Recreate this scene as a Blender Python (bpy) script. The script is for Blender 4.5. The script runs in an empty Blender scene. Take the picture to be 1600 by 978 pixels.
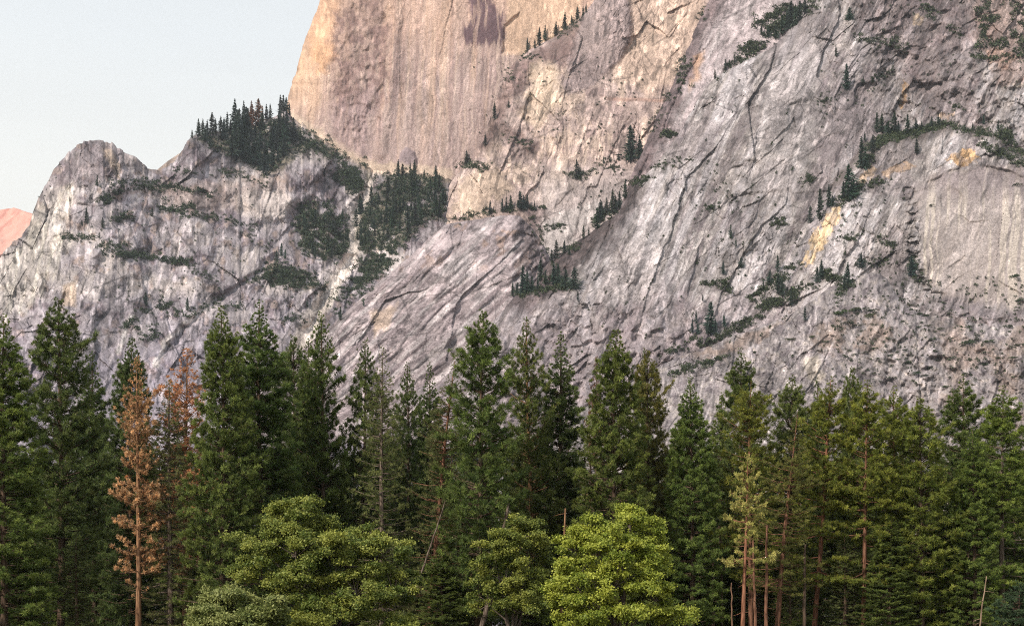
import bpy, math, random
import numpy as np
from mathutils import Vector

S = bpy.context.scene
COL = S.collection
R = math.radians

# ------------------------------------------------------------------ survey
# A level camera with a rising lens; P() turns a bearing / elevation read on
# the photograph (1600 px wide) and a distance in metres into a world point.
F, U0, VH, CZ = 2400.0, 800.0, 1005.0, 1.7

def P(u, v, d):
    return np.stack([(u - U0) / F * d, d + 0 * u, CZ + (VH - v) / F * d], -1)

# ------------------------------------------------------------------ noise
_rs = np.random.RandomState(7)
_T = _rs.rand(256, 256).astype(np.float32)
_T2 = _rs.rand(4, 256, 256).astype(np.float32)

def vn(x, y, s=0):
    x = np.asarray(x, np.float32) + 37.7 * s; y = np.asarray(y, np.float32) + 91.3 * s
    ix = np.floor(x).astype(np.int32); iy = np.floor(y).astype(np.int32)
    fx = x - ix; fy = y - iy
    fx = fx * fx * fx * (fx * (fx * 6 - 15) + 10); fy = fy * fy * fy * (fy * (fy * 6 - 15) + 10)
    a = ix & 255; b = (ix + 1) & 255; c = iy & 255; d = (iy + 1) & 255
    t0 = _T[a, c] * (1 - fx) + _T[b, c] * fx
    t1 = _T[a, d] * (1 - fx) + _T[b, d] * fx
    return (t0 * (1 - fy) + t1 * fy) * 2 - 1

def fbm(x, y, o=4, s=0, g=.5):
    r = 0; a = 1.; n = 0
    for i in range(o):
        r = r + a * vn(x * 1.0, y * 1.0, s + i * 3)
        n += a; a *= g; x = x * 2.03; y = y * 2.03
    return r / n

def ridged(x, y, o=3, s=0):
    r = 0; a = 1.; n = 0
    for i in range(o):
        r = r + a * (1 - np.abs(vn(x, y, s + i * 5)) * 2)
        n += a; a *= .5; x = x * 2.1; y = y * 2.1
    return r / n

def facets(x, y, s=0, k=9.):
    """tilted plates, one per cell, meeting in crisp edges"""
    x = np.asarray(x, np.float32) + 13.1 * s; y = np.asarray(y, np.float32) + 57.9 * s
    ix = np.floor(x).astype(np.int32); iy = np.floor(y).astype(np.int32)
    num = 0; den = 1e-9
    for i in (-1, 0, 1):
        for j in (-1, 0, 1):
            a = (ix + i) & 255; b = (iy + j) & 255
            dx = x - (ix + i + _T2[0, a, b]); dy = y - (iy + j + _T2[1, a, b])
            d = np.sqrt(dx * dx + dy * dy)
            w = np.exp(-k * d)
            tx = _T2[2, a, b] * 2 - 1; ty = _T2[3, a, b] * 2 - 1
            num = num + w * (tx * dx + ty * dy + .45 * (_T[b, a] - .5)); den = den + w
    return num / den

def plates(x, y, s=0):
    """straight-edged broken plates: step + tilt inside each cell, and distance to the nearest joint"""
    x = np.asarray(x, np.float32) + 13.1 * s; y = np.asarray(y, np.float32) + 57.9 * s
    ix = np.floor(x).astype(np.int32); iy = np.floor(y).astype(np.int32)
    f1 = np.full(x.shape, 9., np.float32); f2 = f1.copy(); h = np.zeros_like(f1); r = np.zeros_like(f1)
    for i in (-1, 0, 1):
        for j in (-1, 0, 1):
            a = (ix + i) & 255; b = (iy + j) & 255
            dx = x - (ix + i + _T2[0, a, b]); dy = y - (iy + j + _T2[1, a, b])
            d = np.sqrt(dx * dx + dy * dy)
            n = d < f1
            f2 = np.where(n, f1, np.minimum(f2, d))
            h = np.where(n, (_T2[2, a, b] * 2 - 1) * dx + (_T2[3, a, b] * 2 - 1) * dy + (_T[b, a] - .5), h)
            r = np.where(n, _T[a, b], r); f1 = np.where(n, d, f1)
    return h, f2 - f1, r

def sst(a, b, x):
    t = np.clip((x - a) / (b - a), 0, 1)
    return t * t * (3 - 2 * t)

def pl(pts, x):                       # piecewise-linear through points
    p = np.array(pts, float)
    return np.interp(x, p[:, 0], p[:, 1])

def dline(u, v, pts):
    d = np.full(np.shape(u), 1e9)
    for (x0, y0), (x1, y1) in zip(pts[:-1], pts[1:]):
        vx, vy = x1 - x0, y1 - y0
        t = np.clip(((u - x0) * vx + (v - y0) * vy) / (vx * vx + vy * vy + 1e-9), 0, 1)
        d = np.minimum(d, np.hypot(u - x0 - t * vx, v - y0 - t * vy))
    return d

def inpoly(u, v, pts):
    r = np.zeros(np.shape(u), bool)
    n = len(pts)
    for i in range(n):
        x0, y0 = pts[i]; x1, y1 = pts[(i + 1) % n]
        if y0 == y1: continue
        c = ((y0 > v) != (y1 > v)) & (u < (x1 - x0) * (v - y0) / (y1 - y0) + x0)
        r ^= c
    return r

def pmask(u, v, pts, soft=6., rough=6., s=0, wl=14.):
    uu = u + rough * fbm(u / wl, v / wl, 3, 40 + s); vv = v + rough * fbm(u / wl, v / wl, 3, 60 + s)
    d = dline(uu, vv, list(pts) + [pts[0]])
    sd = np.where(inpoly(uu, vv, pts), d, -d)
    return sst(-soft, soft, sd)

def lin(*c):
    c = np.array(c, float) / 255.
    return np.where(c <= .04045, c / 12.92, ((c + .055) / 1.055) ** 2.4)

def mixc(c, col, m):
    m = np.asarray(m)[..., None]
    return c * (1 - m) + lin(*col) * m

# ------------------------------------------------------------------ meshes
def npmesh(name, verts, faces, col=None, flat=False):
    me = bpy.data.meshes.new(name)
    verts = np.asarray(verts, np.float32).reshape(-1, 3)
    fl = [np.asarray(f, np.int32) for f in (faces if isinstance(faces, list) else [faces]) if len(f)]
    loops = np.concatenate([f.ravel() for f in fl])
    sizes = np.concatenate([np.full(len(f), f.shape[1], np.int32) for f in fl])
    starts = np.concatenate([[0], np.cumsum(sizes)[:-1]]).astype(np.int32)
    me.vertices.add(len(verts)); me.vertices.foreach_set('co', np.ascontiguousarray(verts).ravel())
    me.loops.add(len(loops)); me.loops.foreach_set('vertex_index', loops)
    me.polygons.add(len(sizes)); me.polygons.foreach_set('loop_start', starts)
    if col is not None:
        a = me.color_attributes.new('tone', 'FLOAT_COLOR', 'POINT')
        c = np.ones((len(verts), 4), np.float32); c[:, :3] = np.asarray(col).reshape(-1, 3)
        a.data.foreach_set('color', c.ravel())
    me.update(calc_edges=True)
    if flat: me.shade_flat()
    return me

def obj(name, me, mat=None, parent=None, **props):
    o = bpy.data.objects.new(name, me); COL.objects.link(o)
    if mat is not None and me is not None and not me.materials: me.materials.append(mat)
    if parent is not None: o.parent = parent
    for k, v in props.items(): o[k] = v
    return o

# ------------------------------------------------------------------ materials
def newmat(name):
    m = bpy.data.materials.new(name); m.use_nodes = True
    nt = m.node_tree; nt.nodes.clear()
    out = nt.nodes.new('ShaderNodeOutputMaterial')
    return m, nt, out

def rock_mat(name, grain=.5, bump=1.7):
    m, nt, out = newmat(name); N = nt.nodes.new; L = nt.links.new
    at = N('ShaderNodeAttribute'); at.attribute_name = 'tone'
    tc = N('ShaderNodeTexCoord')
    n1 = N('ShaderNodeTexNoise'); n1.inputs['Scale'].default_value = .45; n1.inputs['Detail'].default_value = 6
    n1.inputs['Roughness'].default_value = .7
    L(tc.outputs['Object'], n1.inputs['Vector'])
    mr = N('ShaderNodeMapRange'); mr.inputs['From Min'].default_value = .3; mr.inputs['From Max'].default_value = .7
    mr.inputs['To Min'].default_value = 1 - grain; mr.inputs['To Max'].default_value = 1 + grain
    L(n1.outputs['Fac'], mr.inputs['Value'])
    mu = N('ShaderNodeVectorMath'); mu.operation = 'SCALE'
    L(at.outputs['Color'], mu.inputs[0]); L(mr.outputs['Result'], mu.inputs['Scale'])
    b = N('ShaderNodeBsdfPrincipled'); b.inputs['Roughness'].default_value = .92
    b.inputs['Specular IOR Level'].default_value = .15
    L(mu.outputs['Vector'], b.inputs['Base Color'])
    n2 = N('ShaderNodeTexNoise'); n2.inputs['Scale'].default_value = .3; n2.inputs['Detail'].default_value = 8
    n2.inputs['Roughness'].default_value = .65
    L(tc.outputs['Object'], n2.inputs['Vector'])
    bp = N('ShaderNodeBump'); bp.inputs['Strength'].default_value = .8; bp.inputs['Distance'].default_value = bump
    L(n2.outputs['Fac'], bp.inputs['Height']); L(bp.outputs['Normal'], b.inputs['Normal'])
    L(b.outputs['BSDF'], out.inputs['Surface'])
    return m

def leaf_mat(name, trans=.22, rough=.55):
    m, nt, out = newmat(name); N = nt.nodes.new; L = nt.links.new
    at = N('ShaderNodeAttribute'); at.attribute_name = 'tone'
    oi = N('ShaderNodeObjectInfo')
    mu = N('ShaderNodeVectorMath'); mu.operation = 'MULTIPLY'
    L(at.outputs['Color'], mu.inputs[0]); L(oi.outputs['Color'], mu.inputs[1])
    b = N('ShaderNodeBsdfPrincipled'); b.inputs['Roughness'].default_value = rough
    b.inputs['Specular IOR Level'].default_value = .25
    L(mu.outputs['Vector'], b.inputs['Base Color'])
    t = N('ShaderNodeBsdfTranslucent'); L(mu.outputs['Vector'], t.inputs['Color'])
    mx = N('ShaderNodeMixShader'); mx.inputs[0].default_value = trans
    L(b.outputs['BSDF'], mx.inputs[1]); L(t.outputs['BSDF'], mx.inputs[2])
    L(mx.outputs['Shader'], out.inputs['Surface'])
    return m

def bark_mat(name):
    m, nt, out = newmat(name); N = nt.nodes.new; L = nt.links.new
    oi = N('ShaderNodeObjectInfo')
    tc = N('ShaderNodeTexCoord')
    mp = N('ShaderNodeMapping'); mp.inputs['Scale'].default_value = (5, 5, .7)
    L(tc.outputs['Object'], mp.inputs['Vector'])
    n1 = N('ShaderNodeTexNoise'); n1.inputs['Scale'].default_value = 1.2; n1.inputs['Detail'].default_value = 5
    L(mp.outputs['Vector'], n1.inputs['Vector'])
    cr = N('ShaderNodeValToRGB')
    cr.color_ramp.elements[0].position = .35; cr.color_ramp.elements[0].color = (.35, .30, .27, 1)
    cr.color_ramp.elements[1].position = .65; cr.color_ramp.elements[1].color = (1.25, 1.2, 1.15, 1)
    L(n1.outputs['Fac'], cr.inputs['Fac'])
    mu = N('ShaderNodeVectorMath'); mu.operation = 'MULTIPLY'
    L(cr.outputs['Color'], mu.inputs[0]); L(oi.outputs['Color'], mu.inputs[1])
    b = N('ShaderNodeBsdfPrincipled'); b.inputs['Roughness'].default_value = .9
    b.inputs['Specular IOR Level'].default_value = .15
    L(mu.outputs['Vector'], b.inputs['Base Color'])
    bp = N('ShaderNodeBump'); bp.inputs['Strength'].default_value = .7; bp.inputs['Distance'].default_value = .08
    L(n1.outputs['Fac'], bp.inputs['Height']); L(bp.outputs['Normal'], b.inputs['Normal'])
    L(b.outputs['BSDF'], out.inputs['Surface'])
    return m

ROCK = rock_mat('weathered granite')
LEAF = leaf_mat('conifer needles', .36)
OAKL = leaf_mat('oak leaves', .3, .5)
BRUSH = leaf_mat('mountain brush', .1, .7)
BARK = bark_mat('pine bark')

# ------------------------------------------------------------------ the rock
def joints(u, v, dv, s):
    dx, dy = dv
    wu = u + 14 * fbm(u / 190, v / 190, 2, s + 1) + 2.2 * fbm(u / 18, v / 18, 2, s + 12)
    wv = v + 14 * fbm(u / 190, v / 190, 2, s + 2) + 2.2 * fbm(u / 18, v / 18, 2, s + 13)
    return wu * dx + wv * dy, wu * dy - wv * dx

def relief(u, v, dv, A, s=0):
    """granite relief in metres; dv = fall direction of the joints"""
    a, b = joints(u, v, dv, s)
    pat = sst(-.1, .45, fbm(u / 85, v / 85, 3, s + 14))          # broken ground / clean slab
    r = A[0] * fbm(u / 190, v / 190, 4, s + 3)
    r = r + A[1] * ridged(b / 60, a / 260, 2, s + 4) * .5
    h, e, _ = plates(b / 52, a / 150, s + 15); r = r + A[2] * .8 * h
    h, e, _ = plates((b + .35 * a) / 24, a / 58, s + 16); r = r + A[2] * .5 * h * (.35 + .9 * pat)
    h, e, _ = plates((b - .5 * a) / 17, a / 26, s + 17); r = r + A[3] * .55 * h * (.15 + 1.2 * pat)
    h, e, _ = plates(b / 7, a / 11, s + 18); r = r + A[3] * .30 * h * (.15 + 1.2 * pat)
    r = r + A[4] * .9 * facets(b / 4.4, a / 7, s + 7, 16.) * (.25 + 1.1 * pat)
    r = r + A[6] * fbm(b / 3, a / 8, 3, s + 9) * (.5 + pat)
    return r

def streak(u, v, dv, w, l, s):
    dx, dy = dv
    wu = u + 4 * fbm(u / 40, v / 40, 2, s + 1)
    a = wu * dx + v * dy; b = wu * dy - v * dx
    return fbm(b / w, a / l, 3, s)

SHEETS = []
def sheet(name, rows, ulo, uhi, ncol, depth, tone, dom, back=True, power=1.0):
    """rows of constant elevation between two edge curves, then a crest that falls away behind"""
    v = np.asarray(rows, float)
    t = np.linspace(0, 1, ncol) ** power
    U = ulo(v)[:, None] * (1 - t) + uhi(v)[:, None] * t
    V = np.repeat(v[:, None], ncol, 1)
    D = depth(U, V); C = tone(U, V)
    pts = P(U, V, D)
    n, m = U.shape
    idx = np.arange(n * m).reshape(n, m)
    f = np.stack([idx[:-1, :-1], idx[1:, :-1], idx[1:, 1:], idx[:-1, 1:]], -1).reshape(-1, 4)
    vv = [pts.reshape(-1, 3)]; cc = [C.reshape(-1, 3)]; ff = [f]
    # the edge (left side and top) turned back so the mass has thickness
    edge = np.concatenate([idx[::-1, 0], idx[0, 1:]])
    prev = edge; base = n * m
    flatp = vv[0]; flatc = cc[0]
    for k, (dy, dz, dx) in enumerate(((14, -4, 3), (60, -30, 14), (220, -160, 60), (700, -900, 160))):
        q = flatp[edge].copy(); q[:, 1] += dy; q[:, 2] += dz; q[:, 0] += dx
        vv.append(q); cc.append(flatc[edge])
        cur = base + np.arange(len(edge)); base += len(edge)
        ff.append(np.stack([prev[:-1], prev[1:], cur[1:], cur[:-1]], -1))
        prev = cur
    vv = np.concatenate(vv); vv[:, 2] = np.maximum(vv[:, 2], -30)
    me = npmesh(name, vv, ff, np.concatenate(cc))
    o = obj(name, me, ROCK, kind='structure')
    SHEETS.append((dom, depth))
    return o

def sheet_top(name, cols, top, bottom, nrow, depth, tone, dom):
    """columns hanging from a skyline"""
    u = np.asarray(cols, float)
    t = np.linspace(0, 1, nrow)
    T = top(u)
    V = T[None, :] * (1 - t[:, None]) + bottom * t[:, None]
    low = np.linspace(bottom, 1004, 90)[1:]                 # the foot of the slope, down to the valley floor
    V = np.concatenate([V, np.repeat(low[:, None], len(u), 1)], 0)
    U = np.repeat(u[None, :], len(V), 0)
    D = depth(U, V); C = tone(U, V)
    pts = P(U, V, D)
    n, m = U.shape
    # a skirt down to below the valley floor
    sk = []
    for k in range(1, 4):
        w = k / 3.
        sk.append(P(u, 0 * u + 1004 + 26 * w, D[-1] - 60 * w))
    pts = np.concatenate([pts, np.array(sk)], 0); C = np.concatenate([C, np.repeat(C[-1:], 3, 0)], 0)
    n += 3
    idx = np.arange(n * m).reshape(n, m)
    f = np.stack([idx[:-1, :-1], idx[1:, :-1], idx[1:, 1:], idx[:-1, 1:]], -1).reshape(-1, 4)
    vv = [pts.reshape(-1, 3)]; cc = [C.reshape(-1, 3)]; ff = [f]
    edge = idx[0]; prev = edge; base = n * m
    for dy, dz in ((12, -3), (50, -25), (200, -150), (600, -900)):
        q = vv[0][edge].copy(); q[:, 1] += dy; q[:, 2] += dz
        vv.append(q); cc.append(cc[0][edge])
        cur = base + np.arange(m); base += m
        ff.append(np.stack([prev[:-1], prev[1:], cur[1:], cur[:-1]], -1)); prev = cur
    vv = np.concatenate(vv); vv[:, 2] = np.maximum(vv[:, 2], -30)
    me = npmesh(name, vv, ff, np.concatenate(cc))
    o = obj(name, me, ROCK, kind='structure')
    SHEETS.append((dom, depth))
    return o

def speck(u, v, s, dv=(-.3, .95), q=1., st=1.):
    """mineral tone: brushed water streaks, stained joints, fresh scars, grain"""
    a, b = joints(u, v, dv, s + 71)
    pat = sst(-.3, .3, fbm(u / 60, v / 60, 3, s + 72))
    sm_ = .25 + 1.1 * sst(-.15, .4, fbm(u / 34, v / 48, 3, s + 68))         # where water has brushed the stone
    k = 1 + .22 * fbm(u / 1.6, v / 1.6, 2, s + 70) + st * sm_ * (.46 * fbm(b / 2.6, a / 15., 3, s + 73) + .36 * fbm(b / 8, a / 40, 3, s + 74))
    k = k + .30 * fbm(u / 5, v / 4, 4, s + 69) * (.3 + pat) + .22 * fbm(u / 70, v / 70, 3, s + 67)
    for n, (w, l, th, dk) in enumerate(((44, 130, .018, .45), (20, 48, .030, .45), (8, 15, .05, .42), (95, 230, .008, .4))):
        _, e, r = plates((b + (.3, -.4, .5, .1)[n] * a) / w, a / l, s + 15 + n)
        m = sst(-.05, .25, vn(u / (40 - 8 * n), v / (40 - 8 * n), s + 80 + n))
        k = k * (1 - dk * sst(th * 1.6, th * .4, e) * m)
        k = k * (1 + (.13, .16, .17, .12)[n] * (r * 2 - 1) * (.5 + .8 * pat))
    k = k * (1 + .55 * sst(.22, .5, fbm(b / 6, a / 20, 4, s + 90)))        # fresh pale scars
    k = k * (1 - .45 * sst(.25, .5, fbm(b / 7, a / 22, 4, s + 93)))        # black lichen streaks
    return (1 + q * (np.clip(k, .28, 1.9) - 1))[..., None]

ALB = .665          # photograph tone -> reflectance

# ---- the dome's sheer face (farthest)
DOME_L = [(-260, 640), (-160, 560), (-80, 522), (0, 500), (14, 497), (30, 489), (60, 478), (100, 466), (130, 457), (150, 450), (178, 444), (260, 436), (420, 430)]
def dome_left(v): return pl(DOME_L, v) + 2.0 * fbm(v / 11, v * 0 + 3.3, 3, 5)
def dome_depth(u, v):
    L = dome_left(v)
    d = 3640 + .22 * (260 - v) - .10 * (u - 600)
    x = np.maximum(u - L, 0)
    d = d + 90 * np.exp(-x / 12) + 60 * np.exp(-x / 45)
    rough = pmask(u, v, [(505, -40), (545, -60), (640, -60), (610, 60), (605, 190), (560, 230), (520, 180)], 14, 10, 1)
    r = relief(u, v, (-.06, 1.), (10, 4, 2.6, 2.0, 1.1, 2.4, .8), 11)
    r2 = facets(u / 13, v / 17, 19) * 9 + facets(u / 5, v / 8, 20) * 3
    d = d + r * (.75 + .5 * rough) + r2 * rough
    d = d - 14 * sst(12, 0, dline(u, v, [(626, -40), (618, 60), (608, 150), (596, 240)])) * .5
    # the flake with the dark roof, upper right
    d = d + 7 * pmask(u, v, [(788, 40), (812, 20), (812, 80), (785, 85)], 2, 2, 3)
    d = d - 10 * pmask(u, v, [(618, 270), (628, 240), (636, 230), (646, 238), (655, 275)], 3, 2, 4)
    return d
def dome_tone(u, v):
    c = np.zeros(u.shape + (3,)) + lin(198, 174, 166)
    st = streak(u, v, (-.05, 1.), 3.2, 120, 5); st2 = streak(u, v, (-.05, 1.), 11, 170, 9)
    c = mixc(c, (214, 180, 156), sst(.0, .5, st2) * .55)
    c = mixc(c, (150, 124, 124), sst(.05, .5, st) * .5); c = mixc(c, (224, 200, 182), sst(.1, .5, -st) * .45)
    st4 = streak(u, v, (-.05, 1.), 1.8, 60, 15); c = c * (1 + .22 * st4)[..., None]
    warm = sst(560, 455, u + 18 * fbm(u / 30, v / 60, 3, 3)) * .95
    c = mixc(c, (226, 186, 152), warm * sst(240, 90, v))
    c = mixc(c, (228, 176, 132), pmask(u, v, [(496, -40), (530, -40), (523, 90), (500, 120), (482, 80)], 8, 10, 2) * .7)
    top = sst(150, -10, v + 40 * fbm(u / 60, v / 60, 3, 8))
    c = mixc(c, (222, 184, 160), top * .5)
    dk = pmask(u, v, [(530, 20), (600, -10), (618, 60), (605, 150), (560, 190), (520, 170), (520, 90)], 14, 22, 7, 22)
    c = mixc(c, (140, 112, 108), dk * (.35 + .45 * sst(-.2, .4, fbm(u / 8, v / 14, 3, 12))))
    vj = v - 15 * fbm(u / 4.5, u * 0 + 4.1, 3, 33)
    st3 = pmask(u, vj, [(722, -30), (734, -40), (770, -40), (772, 10), (792, 22), (788, 64), (756, 66), (718, 60), (722, 36), (738, 28)], 5, 5, 9, 9)
    c = mixc(c, (112, 88, 94), st3 * (.35 + .6 * sst(-.35, .1, streak(u, v, (0, 1.), 4, 40, 31))))
    c = mixc(c, (232, 198, 170), pmask(u, v, [(790, -40), (920, -40), (900, 40), (830, 85), (786, 85), (792, 40)], 5, 5, 10) * .8)
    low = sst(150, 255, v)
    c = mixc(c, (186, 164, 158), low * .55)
    c = mixc(c, (164, 140, 142), pmask(u, v, [(500, 170), (580, 150), (590, 260), (560, 262)], 16, 16, 12) * .5)
    c = mixc(c, (150, 134, 138), pmask(u, v, [(612, 280), (626, 240), (634, 230), (648, 238), (660, 282)], 2, 2, 4) * .8)
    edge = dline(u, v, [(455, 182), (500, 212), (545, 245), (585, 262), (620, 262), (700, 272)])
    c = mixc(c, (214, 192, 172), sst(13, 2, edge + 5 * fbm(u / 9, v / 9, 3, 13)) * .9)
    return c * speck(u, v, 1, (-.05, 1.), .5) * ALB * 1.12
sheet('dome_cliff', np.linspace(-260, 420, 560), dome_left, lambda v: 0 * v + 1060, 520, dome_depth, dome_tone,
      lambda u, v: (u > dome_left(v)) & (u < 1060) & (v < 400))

# ---- the left ridge with its round knob
RIDGE_T = [(-140, 470), (-60, 430), (0, 403), (18, 382), (36, 366), (46, 352), (51, 335), (60, 312), (72, 288), (84, 264), (100, 246), (116, 229), (130, 222),
           (148, 220), (166, 220), (178, 225), (190, 234), (205, 243), (216, 249), (224, 257), (236, 263), (250, 266), (262, 259), (274, 250), (285, 236), (292, 220),
           (300, 213), (330, 207), (360, 202), (400, 194), (430, 180), (446, 172), (458, 184), (480, 199), (520, 227), (560, 252), (580, 264), (600, 268), (640, 268), (690, 276), (760, 292), (860, 330)]
def ridge_top(u): return pl(RIDGE_T, u) + 2.6 * fbm(u / 9, u * 0 + 7.7, 4, 3) + 3.5 * plates(u / 13, u * 0 + .37, 3)[0]
GULLY = [(578, 268), (574, 300), (560, 330), (552, 360), (553, 385), (545, 410), (520, 445), (505, 470), (490, 500), (470, 540), (450, 580)]
def ridge_depth(u, v):
    T = ridge_top(u)
    dc = pl([(-140, 2900), (60, 3000), (240, 3090), (300, 3160), (440, 3520), (520, 3560), (760, 3560), (860, 3500)], u)
    t = np.clip((v - T) / (640 - T), 0, 1.9)
    d = dc * (1 - t) + 2380 * t
    kn = np.exp(-(((u - 150) / 70) ** 2 + ((v - 235) / 80) ** 2))
    d = d - 70 * kn * (1 - np.exp(-(v - T) / 25)) + 40 * np.exp(-np.maximum(v - T, 0) / 9)
    # benches: tilted bands of cliff and ledge
    q = (v + .22 * u + 26 * fbm(u / 110, v / 60, 3, 21)) / 46
    saw = (q - np.floor(q)); d = d + 17 * (sst(0, .75, saw) - saw) * 1.6
    d = d + 26 * sst(16, 0, dline(u, v, GULLY)) + 34 * sst(60, 0, dline(u, v, GULLY))
    d = d + 22 * sst(10, 0, dline(u + 12 * fbm(u / 20, v / 20, 3, 26), v, [(250, 560), (300, 500), (360, 455), (400, 430), (430, 400)]))
    d = d - 60 * pmask(u, v, [(360, 300), (440, 265), (480, 230), (515, 245), (520, 262), (480, 300), (455, 330), (400, 350)], 16, 8, 5) * .5
    d = d + relief(u, v, (-.15, .99), (30, 10, 19, 8.5, 2.8, 2.0, .9), 51) + facets(u / 30, v / 24, 53, 14.) * 16
    return d
def ridge_tone(u, v):
    T = ridge_top(u)
    c = np.zeros(u.shape + (3,)) + lin(164, 154, 156)
    n1 = fbm(u / 42, v / 42, 4, 81); n2 = fbm(u / 12, v / 14, 4, 83)
    st = streak(u, v, (-.25, .97), 4, 45, 85)
    c = mixc(c, (196, 184, 178), sst(.0, .5, n1 + .4 * st) * .75)
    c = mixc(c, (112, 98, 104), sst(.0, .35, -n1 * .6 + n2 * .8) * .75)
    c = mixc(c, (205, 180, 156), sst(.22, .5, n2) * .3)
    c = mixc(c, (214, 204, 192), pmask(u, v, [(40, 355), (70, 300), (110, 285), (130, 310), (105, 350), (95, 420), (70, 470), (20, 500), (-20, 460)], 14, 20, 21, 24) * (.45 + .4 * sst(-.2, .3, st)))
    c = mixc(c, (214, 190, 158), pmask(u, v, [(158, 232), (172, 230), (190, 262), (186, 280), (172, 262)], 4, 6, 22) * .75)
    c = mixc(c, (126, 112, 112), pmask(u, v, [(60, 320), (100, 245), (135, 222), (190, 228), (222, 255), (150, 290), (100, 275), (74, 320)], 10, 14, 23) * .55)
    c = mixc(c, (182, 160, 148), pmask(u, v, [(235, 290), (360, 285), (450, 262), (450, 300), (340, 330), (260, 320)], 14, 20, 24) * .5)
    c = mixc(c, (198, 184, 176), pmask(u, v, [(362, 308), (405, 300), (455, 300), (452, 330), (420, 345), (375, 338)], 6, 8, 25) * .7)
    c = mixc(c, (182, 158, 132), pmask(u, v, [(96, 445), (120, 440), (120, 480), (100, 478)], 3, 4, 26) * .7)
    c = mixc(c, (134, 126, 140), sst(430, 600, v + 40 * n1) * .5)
    g = dline(u + 4 * n2, v, GULLY)
    c = mixc(c, (226, 212, 200), sst(13, 4, g - 7 * sst(400, 500, v) + 4 * n2) * .97)
    c = mixc(c, (214, 204, 198), sst(7, 1, dline(u + 5 * n2, v, [(330, 470), (285, 510), (262, 530), (245, 570)])) * .85)
    c = mixc(c, (208, 200, 194), sst(6, 1, dline(u + 4 * n2, v, [(205, 495), (196, 520), (186, 550)])) * .7)
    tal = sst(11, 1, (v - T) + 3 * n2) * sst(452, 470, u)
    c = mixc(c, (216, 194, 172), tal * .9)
    veg = VEGMASK(u, v)
    c = mixc(c, (92, 88, 66), veg * .75 * sst(-.15, .05, fbm(u / 17, v / 12, 3, 301) + .26 + .3 * n2))
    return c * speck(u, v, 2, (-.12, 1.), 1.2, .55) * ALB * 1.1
WOODS = [
    ([(296, 216), (330, 210), (440, 182), (470, 200), (492, 215), (496, 236), (470, 240), (455, 252), (440, 262), (415, 282), (398, 264), (362, 248), (330, 236)], 'crest'),
    ([(600, 277), (640, 272), (697, 282), (697, 318), (690, 338), (660, 350), (640, 372), (612, 396), (566, 396), (553, 366), (562, 336), (584, 300)], 'bowl'),
    ([(462, 340), (478, 322), (508, 318), (536, 336), (546, 384), (530, 404), (492, 406), (460, 376)], 'hollow'),
]
BRUSHES = [
    [(446, 196), (480, 210), (530, 240), (574, 266), (576, 288), (546, 302), (512, 288), (532, 258), (500, 238), (470, 226)],
    [(392, 440), (430, 412), (470, 425), (500, 440), (512, 452), (470, 450), (430, 446)],
    [(584, 392), (618, 398), (600, 424), (560, 450), (532, 462), (560, 425)],
    [(540, 268), (576, 272), (574, 288), (556, 300)],
]
def VEGMASK(u, v):
    m = 0
    for k, (pts, _) in enumerate(WOODS): m = np.maximum(m, pmask(u, v, pts, 5, 8, 100 + k))
    for k, pts in enumerate(BRUSHES): m = np.maximum(m, pmask(u, v, pts, 5, 8, 110 + k))
    return m
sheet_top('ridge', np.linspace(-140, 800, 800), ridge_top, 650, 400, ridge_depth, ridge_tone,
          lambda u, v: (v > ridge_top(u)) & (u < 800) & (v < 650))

# ---- the warm middle buttress
MID_L = [(-260, 1010), (-80, 960), (0, 930), (25, 909), (57, 868), (69, 845), (85, 817), (106, 798), (130, 783), (160, 773), (202, 762), (221, 753), (247, 744), (262, 724), (284, 704), (300, 701), (345, 698), (420, 680), (560, 640)]
def mid_left(v): return pl(MID_L, v) + 3.0 * fbm(v / 9, v * 0 + 1.3, 4, 15)
PILLAR = [(929, -20), (974, -20), (986, 25), (984, 60), (965, 100), (930, 130), (886, 150), (880, 130), (893, 70), (910, 25)]
def mid_depth(u, v):
    L = mid_left(v)
    x = np.maximum(u - L, 0)
    d = 3230 - .75 * (v - 100) - .22 * (u - 900)
    d = d + 50 * np.exp(-x / 10) + 30 * np.exp(-x / 40)
    d = d - 26 * pmask(u, v, PILLAR, 7, 3, 31) * sst(140, 40, v)
    d = d - 16 * sst(-4, 8, v - (262 + .06 * (u - 900) + 5 * fbm(u / 30, v * 0, 3, 32))) * sst(800, 850, u)
    d = d - 12 * sst(-3, 5, v - (150 + .05 * (u - 900) + 6 * fbm(u / 40, v * 0, 3, 34))) * sst(930, 960, u)
    d = d - 26 * sst(0, 14, v - (200 + .25 * (u - 760) + 8 * fbm(u / 25, v * 0, 3, 33))) * sst(850, 800, u)
    rough = sst(900, 820, u + 30 * fbm(u / 40, v / 40, 2, 35)) * sst(300, 240, v) + .25
    r = relief(u, v, (-.25, .97), (16, 5, 8, 3.4, 1.5, 2.2, .6), 131)
    r2 = facets(u / 16, v / 20, 36) * 11 + facets(u / 6, v / 8, 37) * 4
    return d + r + r2 * rough
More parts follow.
